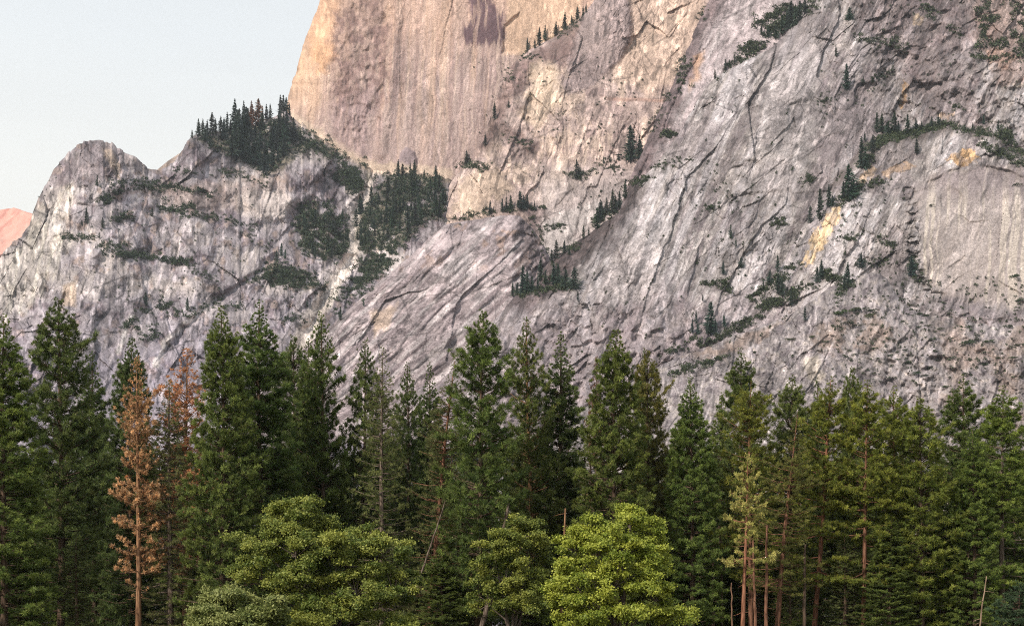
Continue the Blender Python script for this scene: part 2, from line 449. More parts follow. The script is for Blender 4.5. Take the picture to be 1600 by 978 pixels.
def mid_tone(u, v):
    c = np.zeros(u.shape + (3,)) + lin(192, 170, 162)
    n1 = fbm(u / 40, v / 40, 4, 141); n2 = fbm(u / 10, v / 13, 4, 143)
    st = streak(u, v, (-.12, 1.), 4, 60, 145)
    c = mixc(c, (216, 192, 174), sst(0, .45, n1 + .4 * st) * .7)
    c = mixc(c, (150, 128, 126), sst(.1, .5, n2 - n1 * .4) * .55)
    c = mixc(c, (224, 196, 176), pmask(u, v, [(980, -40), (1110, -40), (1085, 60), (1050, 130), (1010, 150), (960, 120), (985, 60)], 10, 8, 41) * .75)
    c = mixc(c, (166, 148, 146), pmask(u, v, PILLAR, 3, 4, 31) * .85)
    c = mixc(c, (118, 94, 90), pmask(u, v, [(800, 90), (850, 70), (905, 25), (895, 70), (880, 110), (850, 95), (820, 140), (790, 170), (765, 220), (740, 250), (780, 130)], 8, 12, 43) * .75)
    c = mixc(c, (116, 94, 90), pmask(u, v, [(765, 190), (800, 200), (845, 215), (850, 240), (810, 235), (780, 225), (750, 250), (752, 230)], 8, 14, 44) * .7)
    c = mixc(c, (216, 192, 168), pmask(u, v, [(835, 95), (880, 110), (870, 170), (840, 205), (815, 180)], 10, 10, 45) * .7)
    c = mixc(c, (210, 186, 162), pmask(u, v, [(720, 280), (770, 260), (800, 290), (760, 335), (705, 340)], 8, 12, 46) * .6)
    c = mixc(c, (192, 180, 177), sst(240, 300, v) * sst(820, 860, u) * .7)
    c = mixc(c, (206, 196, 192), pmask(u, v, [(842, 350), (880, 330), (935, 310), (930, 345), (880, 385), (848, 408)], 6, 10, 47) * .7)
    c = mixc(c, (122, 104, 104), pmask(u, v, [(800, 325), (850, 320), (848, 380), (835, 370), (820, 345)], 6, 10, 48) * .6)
    c = mixc(c, (176, 130, 108), sst(5, 0, np.abs(v - (150 + .05 * (u - 900) + 6 * fbm(u / 40, v * 0, 3, 34)))) * sst(930, 960, u) * .5)
    c = mixc(c, (120, 100, 98), sst(.25, .5, streak(u, v, (-.05, 1.), 3, 22, 151)) * pmask(u, v, [(870, 200), (1010, 195), (1000, 250), (870, 260)], 14, 8, 49) * .6)
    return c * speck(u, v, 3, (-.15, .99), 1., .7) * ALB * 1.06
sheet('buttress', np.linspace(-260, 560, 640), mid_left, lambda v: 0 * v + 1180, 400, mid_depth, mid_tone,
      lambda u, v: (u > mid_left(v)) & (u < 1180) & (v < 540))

# ---- the slab behind the right wall's shoulder
SLAB_L = [(-260, 1190), (-60, 1128), (0, 1108), (25, 1097), (50, 1085), (82, 1073), (106, 1062), (128, 1053), (149, 1043), (170, 1031), (202, 1019), (226, 1008), (255, 996), (284, 982), (332, 968), (420, 940)]
def slab_left(v): return pl(SLAB_L, v) + 2.5 * fbm(v / 8, v * 0 + 9.1, 4, 16)
def slab_depth(u, v):
    x = np.maximum(u - slab_left(v), 0)
    d = 2800 - .85 * (v - 100) - .15 * (u - 1100) + 34 * np.exp(-x / 8)
    return d + relief(u, v, (-.42, .9), (12, 6, 8, 3, 1.2, 2.0, .5), 171)
def slab_tone(u, v):
    c = np.zeros(u.shape + (3,)) + lin(172, 158, 158)
    st = streak(u, v, (-.4, .92), 4, 60, 175)
    c = mixc(c, (192, 182, 180), sst(0, .5, st) * .5)
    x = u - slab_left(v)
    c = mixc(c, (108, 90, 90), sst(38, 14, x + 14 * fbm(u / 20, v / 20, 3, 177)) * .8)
    c = mixc(c, (202, 158, 120), pmask(u, v, [(1085, 88), (1100, 80), (1092, 120), (1078, 145)], 5, 8, 178) * .5)
    return c * speck(u, v, 4, (-.42, .91)) * ALB
sheet('slab', np.linspace(-260, 420, 440), slab_left, lambda v: 0 * v + 1420, 220, slab_depth, slab_tone,
      lambda u, v: (u > slab_left(v)) & (u < 1420) & (v < 400))

# ---- the great right wall
WALL_L = [(-260, 1560), (-60, 1330), (0, 1264), (30, 1247), (60, 1222), (78, 1203), (92, 1170), (108, 1140), (122, 1115), (150, 1094), (180, 1078), (215, 1058), (250, 1032), (275, 1008), (290, 986), (318, 974), (334, 965), (350, 940), (362, 926), (374, 906), (390, 884), (404, 862), (425, 846), (442, 836), (462, 806), (480, 790), (560, 720), (700, 600)]
def wall_left(v): return pl(WALL_L, v) + 3.0 * fbm(v / 10, v * 0 + 5.1, 4, 17)
LEDGE = [(1240, 400), (1262, 352), (1290, 318), (1303, 286), (1330, 258), (1345, 236), (1380, 214), (1440, 209), (1480, 192), (1540, 206), (1600, 238), (1720, 262)]
SMOOTH = [(1432, 290), (1470, 265), (1560, 262), (1640, 250), (1660, 500), (1560, 478), (1500, 470), (1462, 462), (1440, 420)]
RAMP = [(975, 300), (940, 345), (900, 385), (860, 430), (815, 462)]
def wall_depth(u, v):
    x = np.maximum(u - wall_left(v), 0)
    d = 2080 + .95 * (600 - v) - .20 * (u - 1100)
    d = d + 40 * np.exp(-x / 9) + 34 * np.exp(-x / 50)
    s = v - pl(LEDGE, u) - 4 * fbm(u / 18, v * 0, 3, 18)
    d = d - 50 * sst(-2, 15, s) * sst(1240, 1310, u) * sst(330, 120, s)
    s2 = v - (470 + 8 * fbm(u / 14, v * 0, 3, 19)) - .05 * (u - 1500)
    d = d - 22 * sst(0, 20, s2) * sst(1420, 1480, u)
    # the dark stepped ramp in the re-entrant
    rp = sst(44, 6, dline(u, v, RAMP)); d = d + 30 * rp
    d = d + 22 * sst(16, 2, dline(u, v, [(930, 600), (980, 500), (1010, 420), (1040, 330), (1075, 240), (1100, 170)])) * .6
    d = d - 18 * np.exp(-(((u - 1010) / 40) ** 2 + ((v - 390) / 60) ** 2))
    # curved exfoliation arches
    for cx, cy, rx, ry, hgt in ((1390, 190, 95, 110, 15), (1265, 190, 42, 40, 9), (1330, 80, 60, 60, 10), (1180, 330, 60, 80, 9), (1530, 330, 100, 70, 10), (1490, 120, 60, 90, 9)):
        q = np.hypot((u - cx) / rx, (v - cy) / ry) + .12 * fbm(u / 25, v / 25, 3, 20)
        d = d + .7 * hgt * sst(-.1, .3, vn(u / 34, v / 34, 29)) * sst(1.04, .96, q) * sst(cy + ry * .4, cy - ry * .3, v)
    sm = pmask(u, v, SMOOTH, 10, 8, 51)
    jag = sst(15, 3, dline(u, v, [(1420, 300), (1428, 350), (1424, 400), (1440, 440), (1470, 466)]))
    up = pmask(u, v, [(1300, -60), (1720, -60), (1720, 260), (1500, 200), (1400, 190), (1330, 100)], 25, 12, 52)
    low = sst(430, 540, v)
    dirw = (-.42, .91)
    r = relief(u, v, dirw, (24, 7, 11, 4.2, 1.6, 3.0, .7), 191)
    r2 = facets(u / 20 + .3 * v / 20, v / 17, 192) * 14 + facets(u / 7, v / 7, 193) * 5
    d = d + r * (1 - .5 * sm) + r2 * np.clip(.22 + .9 * up + .8 * low + 1.2 * rp, 0, 1.3) * (1 - .8 * sm)
    d = d + jag * (plates(u / 13 + v / 60, v / 8, 194)[0] * 9 + facets(u / 12, v / 4, 195) * 4)
    return d
def wall_tone(u, v):
    c = np.zeros(u.shape + (3,)) + lin(170, 160, 156)
    n1 = fbm(u / 60, v / 60, 4, 201); n2 = fbm(u / 13, v / 16, 4, 203)
    st = streak(u, v, (-.42, .91), 4, 70, 205); st2 = streak(u, v, (-.42, .91), 14, 150, 207)
    c = mixc(c, (190, 181, 182), sst(-.05, .45, st2 + .3 * n1) * .75)
    c = mixc(c, (208, 200, 199), sst(.18, .5, st) * .55)
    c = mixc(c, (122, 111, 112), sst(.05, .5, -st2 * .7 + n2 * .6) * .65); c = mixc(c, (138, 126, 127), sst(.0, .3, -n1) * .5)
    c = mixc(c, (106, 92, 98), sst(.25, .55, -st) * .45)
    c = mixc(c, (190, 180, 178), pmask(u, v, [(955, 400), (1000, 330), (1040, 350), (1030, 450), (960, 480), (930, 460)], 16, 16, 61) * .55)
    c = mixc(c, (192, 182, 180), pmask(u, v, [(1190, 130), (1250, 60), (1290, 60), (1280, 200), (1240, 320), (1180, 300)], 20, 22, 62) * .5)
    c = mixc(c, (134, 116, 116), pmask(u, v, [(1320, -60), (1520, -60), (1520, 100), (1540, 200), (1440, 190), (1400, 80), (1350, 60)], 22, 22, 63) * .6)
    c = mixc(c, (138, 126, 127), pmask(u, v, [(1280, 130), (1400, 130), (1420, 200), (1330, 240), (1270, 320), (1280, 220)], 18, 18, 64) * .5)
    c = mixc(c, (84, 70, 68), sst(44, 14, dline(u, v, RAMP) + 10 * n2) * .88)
    for k, (pts, colr, a) in enumerate((
        ([(1318, 316), (1300, 324), (1284, 345), (1270, 365), (1262, 395), (1254, 416), (1270, 408), (1290, 380), (1304, 356)], (220, 190, 152), .95),
        ([(1478, 250), (1500, 238), (1520, 232), (1532, 246), (1518, 258), (1490, 262)], (204, 164, 118), .85),
        ([(1410, 128), (1420, 126), (1418, 160), (1406, 168)], (200, 160, 116), .8),
        ([(1340, 275), (1362, 262), (1378, 262), (1360, 280), (1342, 292)], (200, 168, 134), .65),
        ([(1376, 274), (1400, 256), (1430, 256), (1400, 270), (1382, 282)], (200, 166, 134), .65),
        ([(1464, 178), (1490, 176), (1488, 184), (1466, 184)], (216, 184, 156), .8),
        ([(1430, 22), (1440, 24), (1436, 42), (1428, 38)], (216, 190, 160), .7),
        ([(1540, 80), (1560, 70), (1590, 90), (1570, 110), (1540, 100)], (190, 150, 122), .5),
        ([(1586, 126), (1604, 130), (1604, 140), (1590, 136)], (226, 214, 200), .8))):
        c = mixc(c, colr, pmask(u, v, pts, 2.2, 9, 65 + k, 8) * a * (.5 + .5 * sst(-.35, .05, fbm(u / 6, v / 10, 3, 66 + k))))
    sm = pmask(u, v, SMOOTH, 8, 8, 51)
    vs = streak(u, v, (-.04, 1.), 5, 240, 211)
    c = mixc(c, (186, 172, 166), sm * .75)
    c = mixc(c, (216, 202, 188), sm * sst(.05, .35, vs) * .75)
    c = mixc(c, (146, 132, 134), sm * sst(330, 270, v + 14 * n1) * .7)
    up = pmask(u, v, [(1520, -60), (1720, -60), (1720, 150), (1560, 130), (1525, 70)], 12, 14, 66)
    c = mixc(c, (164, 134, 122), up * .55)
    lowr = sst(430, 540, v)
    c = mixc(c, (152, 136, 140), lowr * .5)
    ss = v - pl(LEDGE, u)
    c = mixc(c, (96, 84, 74), sst(16, 4, np.abs(ss - 4) + 6 * n2) * sst(1280, 1310, u) * .6)
    k = speck(u, v, 5, (-.42, .91)); k = 1 + (k - 1) * (1 - .4 * sm)[..., None]
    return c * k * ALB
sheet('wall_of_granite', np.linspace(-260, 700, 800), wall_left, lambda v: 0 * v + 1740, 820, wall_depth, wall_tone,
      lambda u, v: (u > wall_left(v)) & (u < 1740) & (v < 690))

# ---- the grooved apron
APRON_T = [(380, 630), (440, 572), (500, 522), (530, 497), (560, 471), (600, 433), (640, 401), (670, 372), (698, 350), (740, 344), (790, 336), (812, 338), (832, 356), (850, 384), (868, 420), (886, 456), (910, 486), (960, 530)]
def apron_top(u): return pl(APRON_T, u) + 2.2 * fbm(u / 10, u * 0 + 2.2, 4, 23)
def apron_depth(u, v):
    y = np.maximum(v - apron_top(u), 0)
    d = 2560 - 1.0 * (v - 340) - .05 * (u - 700) + 30 * np.exp(-y / 8) + 40 * np.exp(-y / 50)
    d = d + .9 * np.maximum(u - 800, 0)
    dx = (-.72, .69)
    wu = u + 8 * fbm(u / 50, v / 50, 3, 221); a = wu * dx[0] + v * dx[1]; b = wu * dx[1] - v * dx[0]
    d = d + 11 * ridged(b / 30, a / 130, 3, 223) + facets(b / 16, a / 60, 224) * 14
    return d + relief(u, v, dx, (14, 3, 7, 3.6, 1.5, 3.2, .7), 225) + facets(u / 15, v / 17, 226, 14.) * 26 * sst(800, 835, u) + facets(u / 6, v / 7, 227, 14.) * 8 * sst(800, 835, u)
def apron_tone(u, v):
    c = np.zeros(u.shape + (3,)) + lin(170, 155, 155)
    st = streak(u, v, (-.72, .69), 5, 70, 231); n2 = fbm(u / 14, v / 14, 4, 233); n1 = fbm(u / 50, v / 50, 3, 235)
    c = mixc(c, (198, 187, 185), sst(0, .45, st + .3 * n1) * .7)
    c = mixc(c, (118, 104, 106), sst(.1, .5, -st + .4 * n2) * .6)
    c = mixc(c, (192, 158, 132), sst(.2, .5, n2 - .3 * st) * .45 * sst(480, 340, v))
    c = mixc(c, (206, 180, 158), pmask(u, v, [(580, 490), (620, 475), (605, 510), (585, 525)], 5, 8, 71) * .7)
    c = mixc(c, (112, 98, 98), pmask(u, v, [(806, 338), (830, 332), (850, 390), (872, 450), (840, 450), (822, 400), (806, 370)], 9, 12, 73) * .8); c = mixc(c, (128, 116, 122), pmask(u, v, [(800, 462), (880, 455), (890, 520), (860, 560), (800, 520)], 14, 14, 72) * .6)
    return c * speck(u, v, 6, (-.72, .69)) * ALB
sheet_top('apron_slab', np.linspace(380, 960, 560), apron_top, 680, 300, apron_depth, apron_tone,
          lambda u, v: (v > apron_top(u)) & (u > 380) & (u < 930) & (v < 680))

# ---- the broken lower slope
LOW_T = [(860, 690), (930, 622), (1000, 590), (1040, 566), (1100, 543), (1160, 520), (1230, 494), (1270, 470), (1300, 446), (1335, 436), (1368, 424), (1385, 436), (1410, 474), (1440, 492), (1500, 496), (1560, 506), (1620, 502), (1740, 490)]
def low_top(u): return pl(LOW_T, u) + 2.5 * fbm(u / 10, u * 0 + 4.4, 4, 25)
def low_depth(u, v):
    y = np.maximum(v - low_top(u), 0)
    d = 2060 - .85 * (v - 500) - .16 * (u - 1200) + 26 * np.exp(-y / 9) + 30 * np.exp(-y / 40)
    r2 = facets(u / 18, v / 15, 242) * 12 + facets(u / 6.5, v / 6, 243) * 5
    return d + relief(u, v, (-.25, .97), (16, 6, 9, 4, 1.8, 2.2, .9), 245) + r2 * (.45 + .6 * sst(1280, 1420, u))
def low_tone(u, v):
    c = np.zeros(u.shape + (3,)) + lin(160, 150, 148)
    n1 = fbm(u / 40, v / 40, 4, 251); n2 = fbm(u / 8, v / 8, 4, 253); st = streak(u, v, (-.3, .95), 4, 40, 255)
    c = mixc(c, (186, 175, 176), sst(0, .5, st + .3 * n1) * .6)
    c = mixc(c, (106, 94, 100), sst(.08, .45, n2) * .55)
    c = mixc(c, (206, 192, 182), sst(.3, .5, -n2) * .5)
    c = mixc(c, (152, 130, 114), pmask(u, v, [(1262, 525), (1310, 500), (1370, 490), (1420, 520), (1380, 545), (1300, 548), (1270, 545)], 7, 12, 81, 10) * .55 * sst(-.2, .2, n2 + n1))
    c = mixc(c, (158, 136, 122), pmask(u, v, [(1060, 555), (1110, 545), (1180, 515), (1230, 498), (1190, 530), (1120, 560)], 6, 10, 82, 10) * .7)
    c = mixc(c, (160, 136, 120), sst(1430, 1500, u) * sst(0, .4, n1) * .5)
    c = mixc(c, (198, 184, 166), pmask(u, v, [(1255, 565), (1275, 555), (1290, 590), (1270, 600)], 4, 6, 83) * .6)
    return c * speck(u, v, 7, (-.2, .98), 1.15, .7) * ALB * .95
sheet_top('lower_slope', np.linspace(860, 1740, 760), low_top, 720, 240, low_depth, low_tone,
          lambda u, v: (v > low_top(u)) & (u > 880) & (u < 1740) & (v < 720))

# ---- the far peak, its alpenglow painted on, and a pale saddle dome
FAR_T = [(-400, 420), (-200, 372), (-60, 340), (-20, 331), (8, 326), (22, 325), (34, 329), (48, 333), (80, 346), (130, 385), (200, 440)]
def far_top(u): return pl(FAR_T, u) + 1.2 * fbm(u / 7, u * 0, 3, 27)
def far_depth(u, v): return 9500 - 6 * (v - 330) + relief(u, v, (-.7, .7), (60, 40, 50, 26, 9, 20, 3), 261)
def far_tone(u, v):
    c = np.zeros(u.shape + (3,)) + lin(240, 178, 158)  # rosy evening sunlight put into the rock colour
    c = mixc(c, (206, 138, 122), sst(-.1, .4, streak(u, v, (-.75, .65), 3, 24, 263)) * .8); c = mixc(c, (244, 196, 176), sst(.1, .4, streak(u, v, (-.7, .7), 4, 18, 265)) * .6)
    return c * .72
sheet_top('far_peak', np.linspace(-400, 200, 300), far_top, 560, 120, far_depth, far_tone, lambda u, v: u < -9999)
SAD_T = [(150, 330), (225, 282), (240, 270), (262, 252), (280, 240), (300, 232), (360, 228), (420, 236)]
sheet_top('saddle_dome', np.linspace(150, 420, 160), lambda u: pl(SAD_T, u), 420, 60,
          lambda u, v: 3900 - 1.2 * (v - 250) + relief(u, v, (-.5, .85), (10, 4, 6, 3, 1, 2, .6), 271),
          lambda u, v: (np.zeros(u.shape + (3,)) + lin(196, 176, 164)) * ALB * speck(u, v, 8), lambda u, v: u < -9999)

def surf(u, v):
    """nearest rock surface at a bearing"""
    u = np.atleast_1d(np.asarray(u, float)); v = np.atleast_1d(np.asarray(v, float))
    best = np.full(u.shape, 1e9)
    for dom, dep in SHEETS:
        d = np.where(dom(u, v), dep(u, v), 1e9)
        best = np.minimum(best, d)
    return best

# ------------------------------------------------------------------ ground
def ground_mat():
    m, nt, out = newmat('meadow grass'); N = nt.nodes.new; L = nt.links.new
    tc = N('ShaderNodeTexCoord')
    n1 = N('ShaderNodeTexNoise'); n1.inputs['Scale'].default_value = .08; n1.inputs['Detail'].default_value = 8
    L(tc.outputs['Object'], n1.inputs['Vector'])
    cr = N('ShaderNodeValToRGB')
    cr.color_ramp.elements[0].position = .35; cr.color_ramp.elements[0].color = (.03, .035, .015, 1)
    cr.color_ramp.elements[1].position = .7; cr.color_ramp.elements[1].color = (.10, .10, .04, 1)
    L(n1.outputs['Fac'], cr.inputs['Fac'])
    b = N('ShaderNodeBsdfPrincipled'); b.inputs['Roughness'].default_value = .95
    L(cr.outputs['Color'], b.inputs['Base Color']); L(b.outputs['BSDF'], out.inputs['Surface'])
    return m
gx = np.linspace(-14000, 14000, 65)
GX, GY = np.meshgrid(gx, gx)
gi = np.arange(65 * 65).reshape(65, 65)
gf = np.stack([gi[:-1, :-1], gi[:-1, 1:], gi[1:, 1:], gi[1:, :-1]], -1).reshape(-1, 4)
obj('ground', npmesh('ground', np.stack([GX, GY, 0 * GX], -1), gf), ground_mat(), kind='structure')

# ------------------------------------------------------------------ trees
def tube(path, rad, n=7):
    path = np.asarray(path, float); rad = np.asarray(rad, float)
    k = len(path)
    t = np.gradient(path, axis=0); t /= np.linalg.norm(t, axis=1)[:, None] + 1e-9
    ref = np.where(np.abs(t[:, 2:3]) > .9, np.array([[1., 0, 0]]), np.array([[0, 0, 1.]]))
    a = np.cross(t, ref); a /= np.linalg.norm(a, axis=1)[:, None] + 1e-9
    b = np.cross(t, a)
    th = np.linspace(0, 2 * np.pi, n, endpoint=False)
    ring = path[:, None, :] + rad[:, None, None] * (np.cos(th)[None, :, None] * a[:, None, :] + np.sin(th)[None, :, None] * b[:, None, :])
    v = ring.reshape(-1, 3)
    i = np.arange(k * n).reshape(k, n)
    f = np.stack([i[:-1], np.roll(i[:-1], -1, 1), np.roll(i[1:], -1, 1), i[1:]], -1).reshape(-1, 4)
    return v, f

class Wood:
    def __init__(s): s.v = []; s.f = []; s.n = 0
    def add(s, path, rad, n=7):
        v, f = tube(path, rad, n); s.v.append(v); s.f.append(f + s.n); s.n += len(v)
    def mesh(s, name): return npmesh(name, np.concatenate(s.v), np.concatenate(s.f))

def blades(cent, dirs, length, width, rng, face=None):
    """one slim triangle per needle spray"""
    n = len(cent)
    d = dirs / (np.linalg.norm(dirs, axis=1)[:, None] + 1e-9)
    r = rng.normal(size=(n, 3))
    if face is not None: r = r * .5 + face          # needles lie flat, spread to the light
    w = np.cross(d, r); w /= np.linalg.norm(w, axis=1)[:, None] + 1e-9
    L = np.asarray(length)[:, None]; W = np.asarray(width)[:, None]
    a = cent - w * W * .5; b = cent + w * W * .5; c = cent + d * L
    v = np.stack([a, b, c], 1).reshape(-1, 3)
    return v, np.arange(3 * n).reshape(n, 3)

def conifer(name, seed, H=40., cb=.08, Rm=5., p=3.8, whorl=.6, nbr=5, ups=(-.25, .55), dens=1., blade=(.46, .095),
            nb=48, pad=.34, irr=.25, gap=0., tones=None, trunk_r=.45, clump=(.27, .15), stubs=12, wind=0., lowgap=0., up=.35):
    """trunk mesh and crown mesh for a tree H metres tall standing at the origin"""
    rng = np.random.RandomState(seed)
    hs = np.linspace(0, 1, 16)
    wob = np.stack([.25 * np.sin(hs * 5 + seed), .25 * np.cos(hs * 4 + seed * 2), hs * 0], -1) * (H / 40) * hs[:, None]
    tp = np.stack([0 * hs, 0 * hs, hs * H * .985], -1) + wob
    tr = trunk_r * (1 - hs) ** .8 + .035
    tr[0] *= 1.35; tr[1] *= 1.05
    W = Wood(); W.add(tp, tr, 9)
    def axis(z):
        return np.array([np.interp(z, tp[:, 2], tp[:, 0]), np.interp(z, tp[:, 2], tp[:, 1]), z])
    cc = []; oo = []; tv = []; zz = []
    z0 = H * cb; z = z0; side = rng.rand() * 6.28
    while z < H * .985:
        t = (z - z0) / (H - z0); s = 1 - t
        pr = (1 - (1 - s) ** p) * min(1., .6 + t * 5) * (.58 + .42 * min(1., s / .16))
        pr *= 1 + irr * (2 * rng.rand() - 1)
        k = max(3, int(round(nbr * (.7 + .6 * rng.rand()))))
        skip = rng.rand() < gap + lowgap * max(0, .45 - t) * 2
        a0 = rng.rand() * 6.28
        for i in range(k):
            if skip and rng.rand() < .75: continue
            az = a0 + i * 6.283 / k + rng.normal() * .3
            L = Rm * pr * (1 + irr * rng.normal() * (.6 if s > .2 else .3)) * (1 + wind * math.cos(az - side)) + .2
            if L < .2: continue
            sl = ups[0] + (ups[1] - ups[0]) * t ** 1.4 + rng.normal() * .08
            st = axis(z + rng.normal() * .2)
            o = np.array([math.cos(az), math.sin(az), 0.]); perp = np.array([-o[1], o[0], 0.])
            uu = np.linspace(0, 1, 6)
            if L > 1.2:
                path = st + o * (uu * L)[:, None] + np.array([0, 0, 1.]) * ((sl * uu + .22 * uu ** 2.2) * L)[:, None]
                W.add(path[[0, 2, 5]], [.07 * L / 4 + .02, .045 * L / 4 + .015, .012], 3)
            nt = max(1, int(round((L / .43) * dens + rng.rand() * .6)))
            q = 1 - .66 * rng.rand(nt) ** 1.3; q[0] = 1.
            lat = rng.normal(size=nt) * pad * (1.15 - q * .6) * max(L, .7) * .6; lat[0] = 0
            b = st + o * (q * L)[:, None] + perp * lat[:, None] + np.array([0, 0, 1.]) * ((sl * q + .22 * q ** 2.2) * L - .12 * np.abs(lat) + rng.normal(size=nt) * .08)[:, None]
            cc.append(b); oo.append(o + perp * (np.sign(lat) * .4)[:, None] + np.array([0, 0, sl * .5])); tv.append(np.stack([.6 + .8 * rng.rand(nt), (q > .7) * rng.rand(nt)], -1)); zz.append(np.full(nt, min(1., max(.34, L / 2.4))))
        z += whorl * (.7 + .6 * rng.rand()) * (1.2 - .75 * t)
    nl = 7
    cc.append(np.stack([rng.normal(size=nl) * .08, rng.normal(size=nl) * .08, H * np.linspace(.95, .995, nl)], -1) + wob[-1]); oo.append(np.tile([[0, 0, 1.]], (nl, 1))); tv.append(np.stack([.9 + 0 * rng.rand(nl), rng.rand(nl)], -1)); zz.append(np.full(nl, .3))
    for i in range(stubs):
        z = H * (.05 + max(cb, .1) * rng.rand()); az = rng.rand() * 6.28; L = .5 + 1.6 * rng.rand()
        st = axis(z); o = np.array([math.cos(az), math.sin(az), -.15 - .3 * rng.rand()])
        W.add(np.array([st, st + o * L * .5, st + o * L + [0, 0, .15]]), [.045, .03, .012], 3)
    cc = np.concatenate(cc); oo = np.concatenate(oo); tv = np.concatenate(tv); k = len(cc)
    sz = .84 * (.7 + .6 * rng.rand(k)) * np.maximum(np.concatenate(zz), .36)
    n = k * nb
    dn = rng.normal(size=(n, 3)); dn /= np.linalg.norm(dn, axis=1)[:, None]
    d = dn + np.repeat(oo, nb, 0) * .45 + np.array([0, 0, up])
    szr = np.repeat(sz, nb)[:, None]
    c = np.repeat(cc, nb, 0) + dn * szr * np.array([clump[0], clump[0], clump[1]]) * rng.rand(n)[:, None] ** .7
    v, f = blades(c, d, blade[0] * (.5 + .7 * rng.rand(n)) * szr[:, 0], blade[1] * (.7 + .6 * rng.rand(n)) * szr[:, 0] ** .5, rng, np.repeat(oo, nb, 0) * .55 + np.array([0, 0, .75]))
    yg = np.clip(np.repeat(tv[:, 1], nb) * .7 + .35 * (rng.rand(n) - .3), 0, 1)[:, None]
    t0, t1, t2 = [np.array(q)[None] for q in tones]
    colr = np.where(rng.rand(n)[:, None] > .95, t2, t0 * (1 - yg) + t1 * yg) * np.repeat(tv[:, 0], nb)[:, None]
    return W.mesh(name + '_trunk'), npmesh(name + '_crown', v, f, np.repeat(colr, 3, 0))

G0, G1, G2 = (.098, .134, .040), (.265, .290, .082), (.10, .085, .04)
PINE = ((.104, .136, .038), (.275, .288, .078), (.13, .095, .04))
THIN = ((.122, .142, .052), (.235, .245, .092), (.13, .10, .055))
DEAD = ((.46, .26, .13), (.84, .54, .28), (.28, .24, .20))
PALE = ((.34, .33, .09), (.66, .57, .20), (.16, .21, .05))
PROTO = {}
def proto(k, **kw): PROTO[k] = conifer(k, **kw)
proto('firA', seed=1, cb=.05, Rm=5.4, p=2.2, whorl=.92, nbr=8, tones=(G0, G1, G2), irr=.14)
proto('firB', seed=2, cb=.06, Rm=5.6, p=2.5, whorl=.92, nbr=8, tones=(G0, G1, G2), irr=.15, ups=(-.2, .7))
proto('firC', seed=3, cb=.08, Rm=4.2, p=2.1, whorl=.85, nbr=7, tones=(G0, G1, G2), irr=.22)
proto('pineA', seed=4, cb=.12, Rm=5.0, p=3.0, whorl=1.05, nbr=7, tones=PINE, irr=.26, gap=.04, dens=1.2, clump=(.30, .20), blade=(.54, .095), ups=(-.1, .7), nb=40)
proto('pineB', seed=5, cb=.28, Rm=4.6, p=2.8, whorl=1.05, nbr=6, tones=PINE, irr=.34, gap=.16, clump=(.30, .18), blade=(.52, .095), ups=(-.25, .6), stubs=22, lowgap=.5, nb=38)
proto('pineC', seed=6, cb=.24, Rm=5.2, p=2.8, whorl=1.2, nbr=7, tones=PINE, irr=.26, gap=.10, clump=(.34, .15), blade=(.50, .095), ups=(-.28, .55), pad=.44, dens=1.25, stubs=18, lowgap=.8)
proto('pineD', seed=7, cb=.10, Rm=4.6, p=2.6, whorl=1.15, nbr=6, tones=PINE, irr=.28, gap=.08, dens=1.2, clump=(.28, .22), blade=(.52, .095), ups=(0., .75), nb=42)
proto('thinA', seed=8, cb=.10, Rm=4.2, p=2.3, whorl=.80, nbr=6, tones=THIN, irr=.3, gap=.1, dens=.95, clump=(.24, .12), blade=(.36, .085), ups=(-.3, .3), stubs=26, nb=24)
proto('thinB', seed=9, cb=.24, Rm=4.2, p=2.5, whorl=.90, nbr=6, tones=THIN, irr=.34, gap=.15, dens=1.0, clump=(.26, .13), blade=(.4, .09), ups=(-.3, .35), stubs=30, nb=28)
proto('deadA', seed=10, cb=.20, Rm=3.1, p=2.2, whorl=.70, nbr=6, tones=DEAD, irr=.40, gap=.22, clump=(.19, .20), dens=.95, blade=(.42, .12), ups=(.05, .8), stubs=26, nb=26, wind=.3, lowgap=.9, up=.3)
proto('paleA', seed=11, H=24, cb=.45, Rm=2.9, p=2.4, whorl=.80, nbr=5, tones=PALE, irr=.45, gap=.12, clump=(.28, .16), dens=1.1, blade=(.38, .11), ups=(-.25, .4), stubs=14, trunk_r=.42, nb=32)
proto('youngA', seed=12, H=8, cb=.03, Rm=2.3, p=2.0, whorl=.30, nbr=6, tones=((.06, .095, .05), (.12, .16, .075), (.08, .1, .05)), dens=1.5, blade=(.28, .07), trunk_r=.14, stubs=0, clump=(.18, .1))
PH = {k: 40. for k in PROTO}; PH['paleA'] = 24.; PH['youngA'] = 8.
PR = dict(firA=5.4, firB=5.6, firC=4.2, pineA=5., pineB=4.6, pineC=5.2, pineD=4.6, thinA=4.2, thinB=4.2, deadA=3.1, paleA=2.9, youngA=2.3)

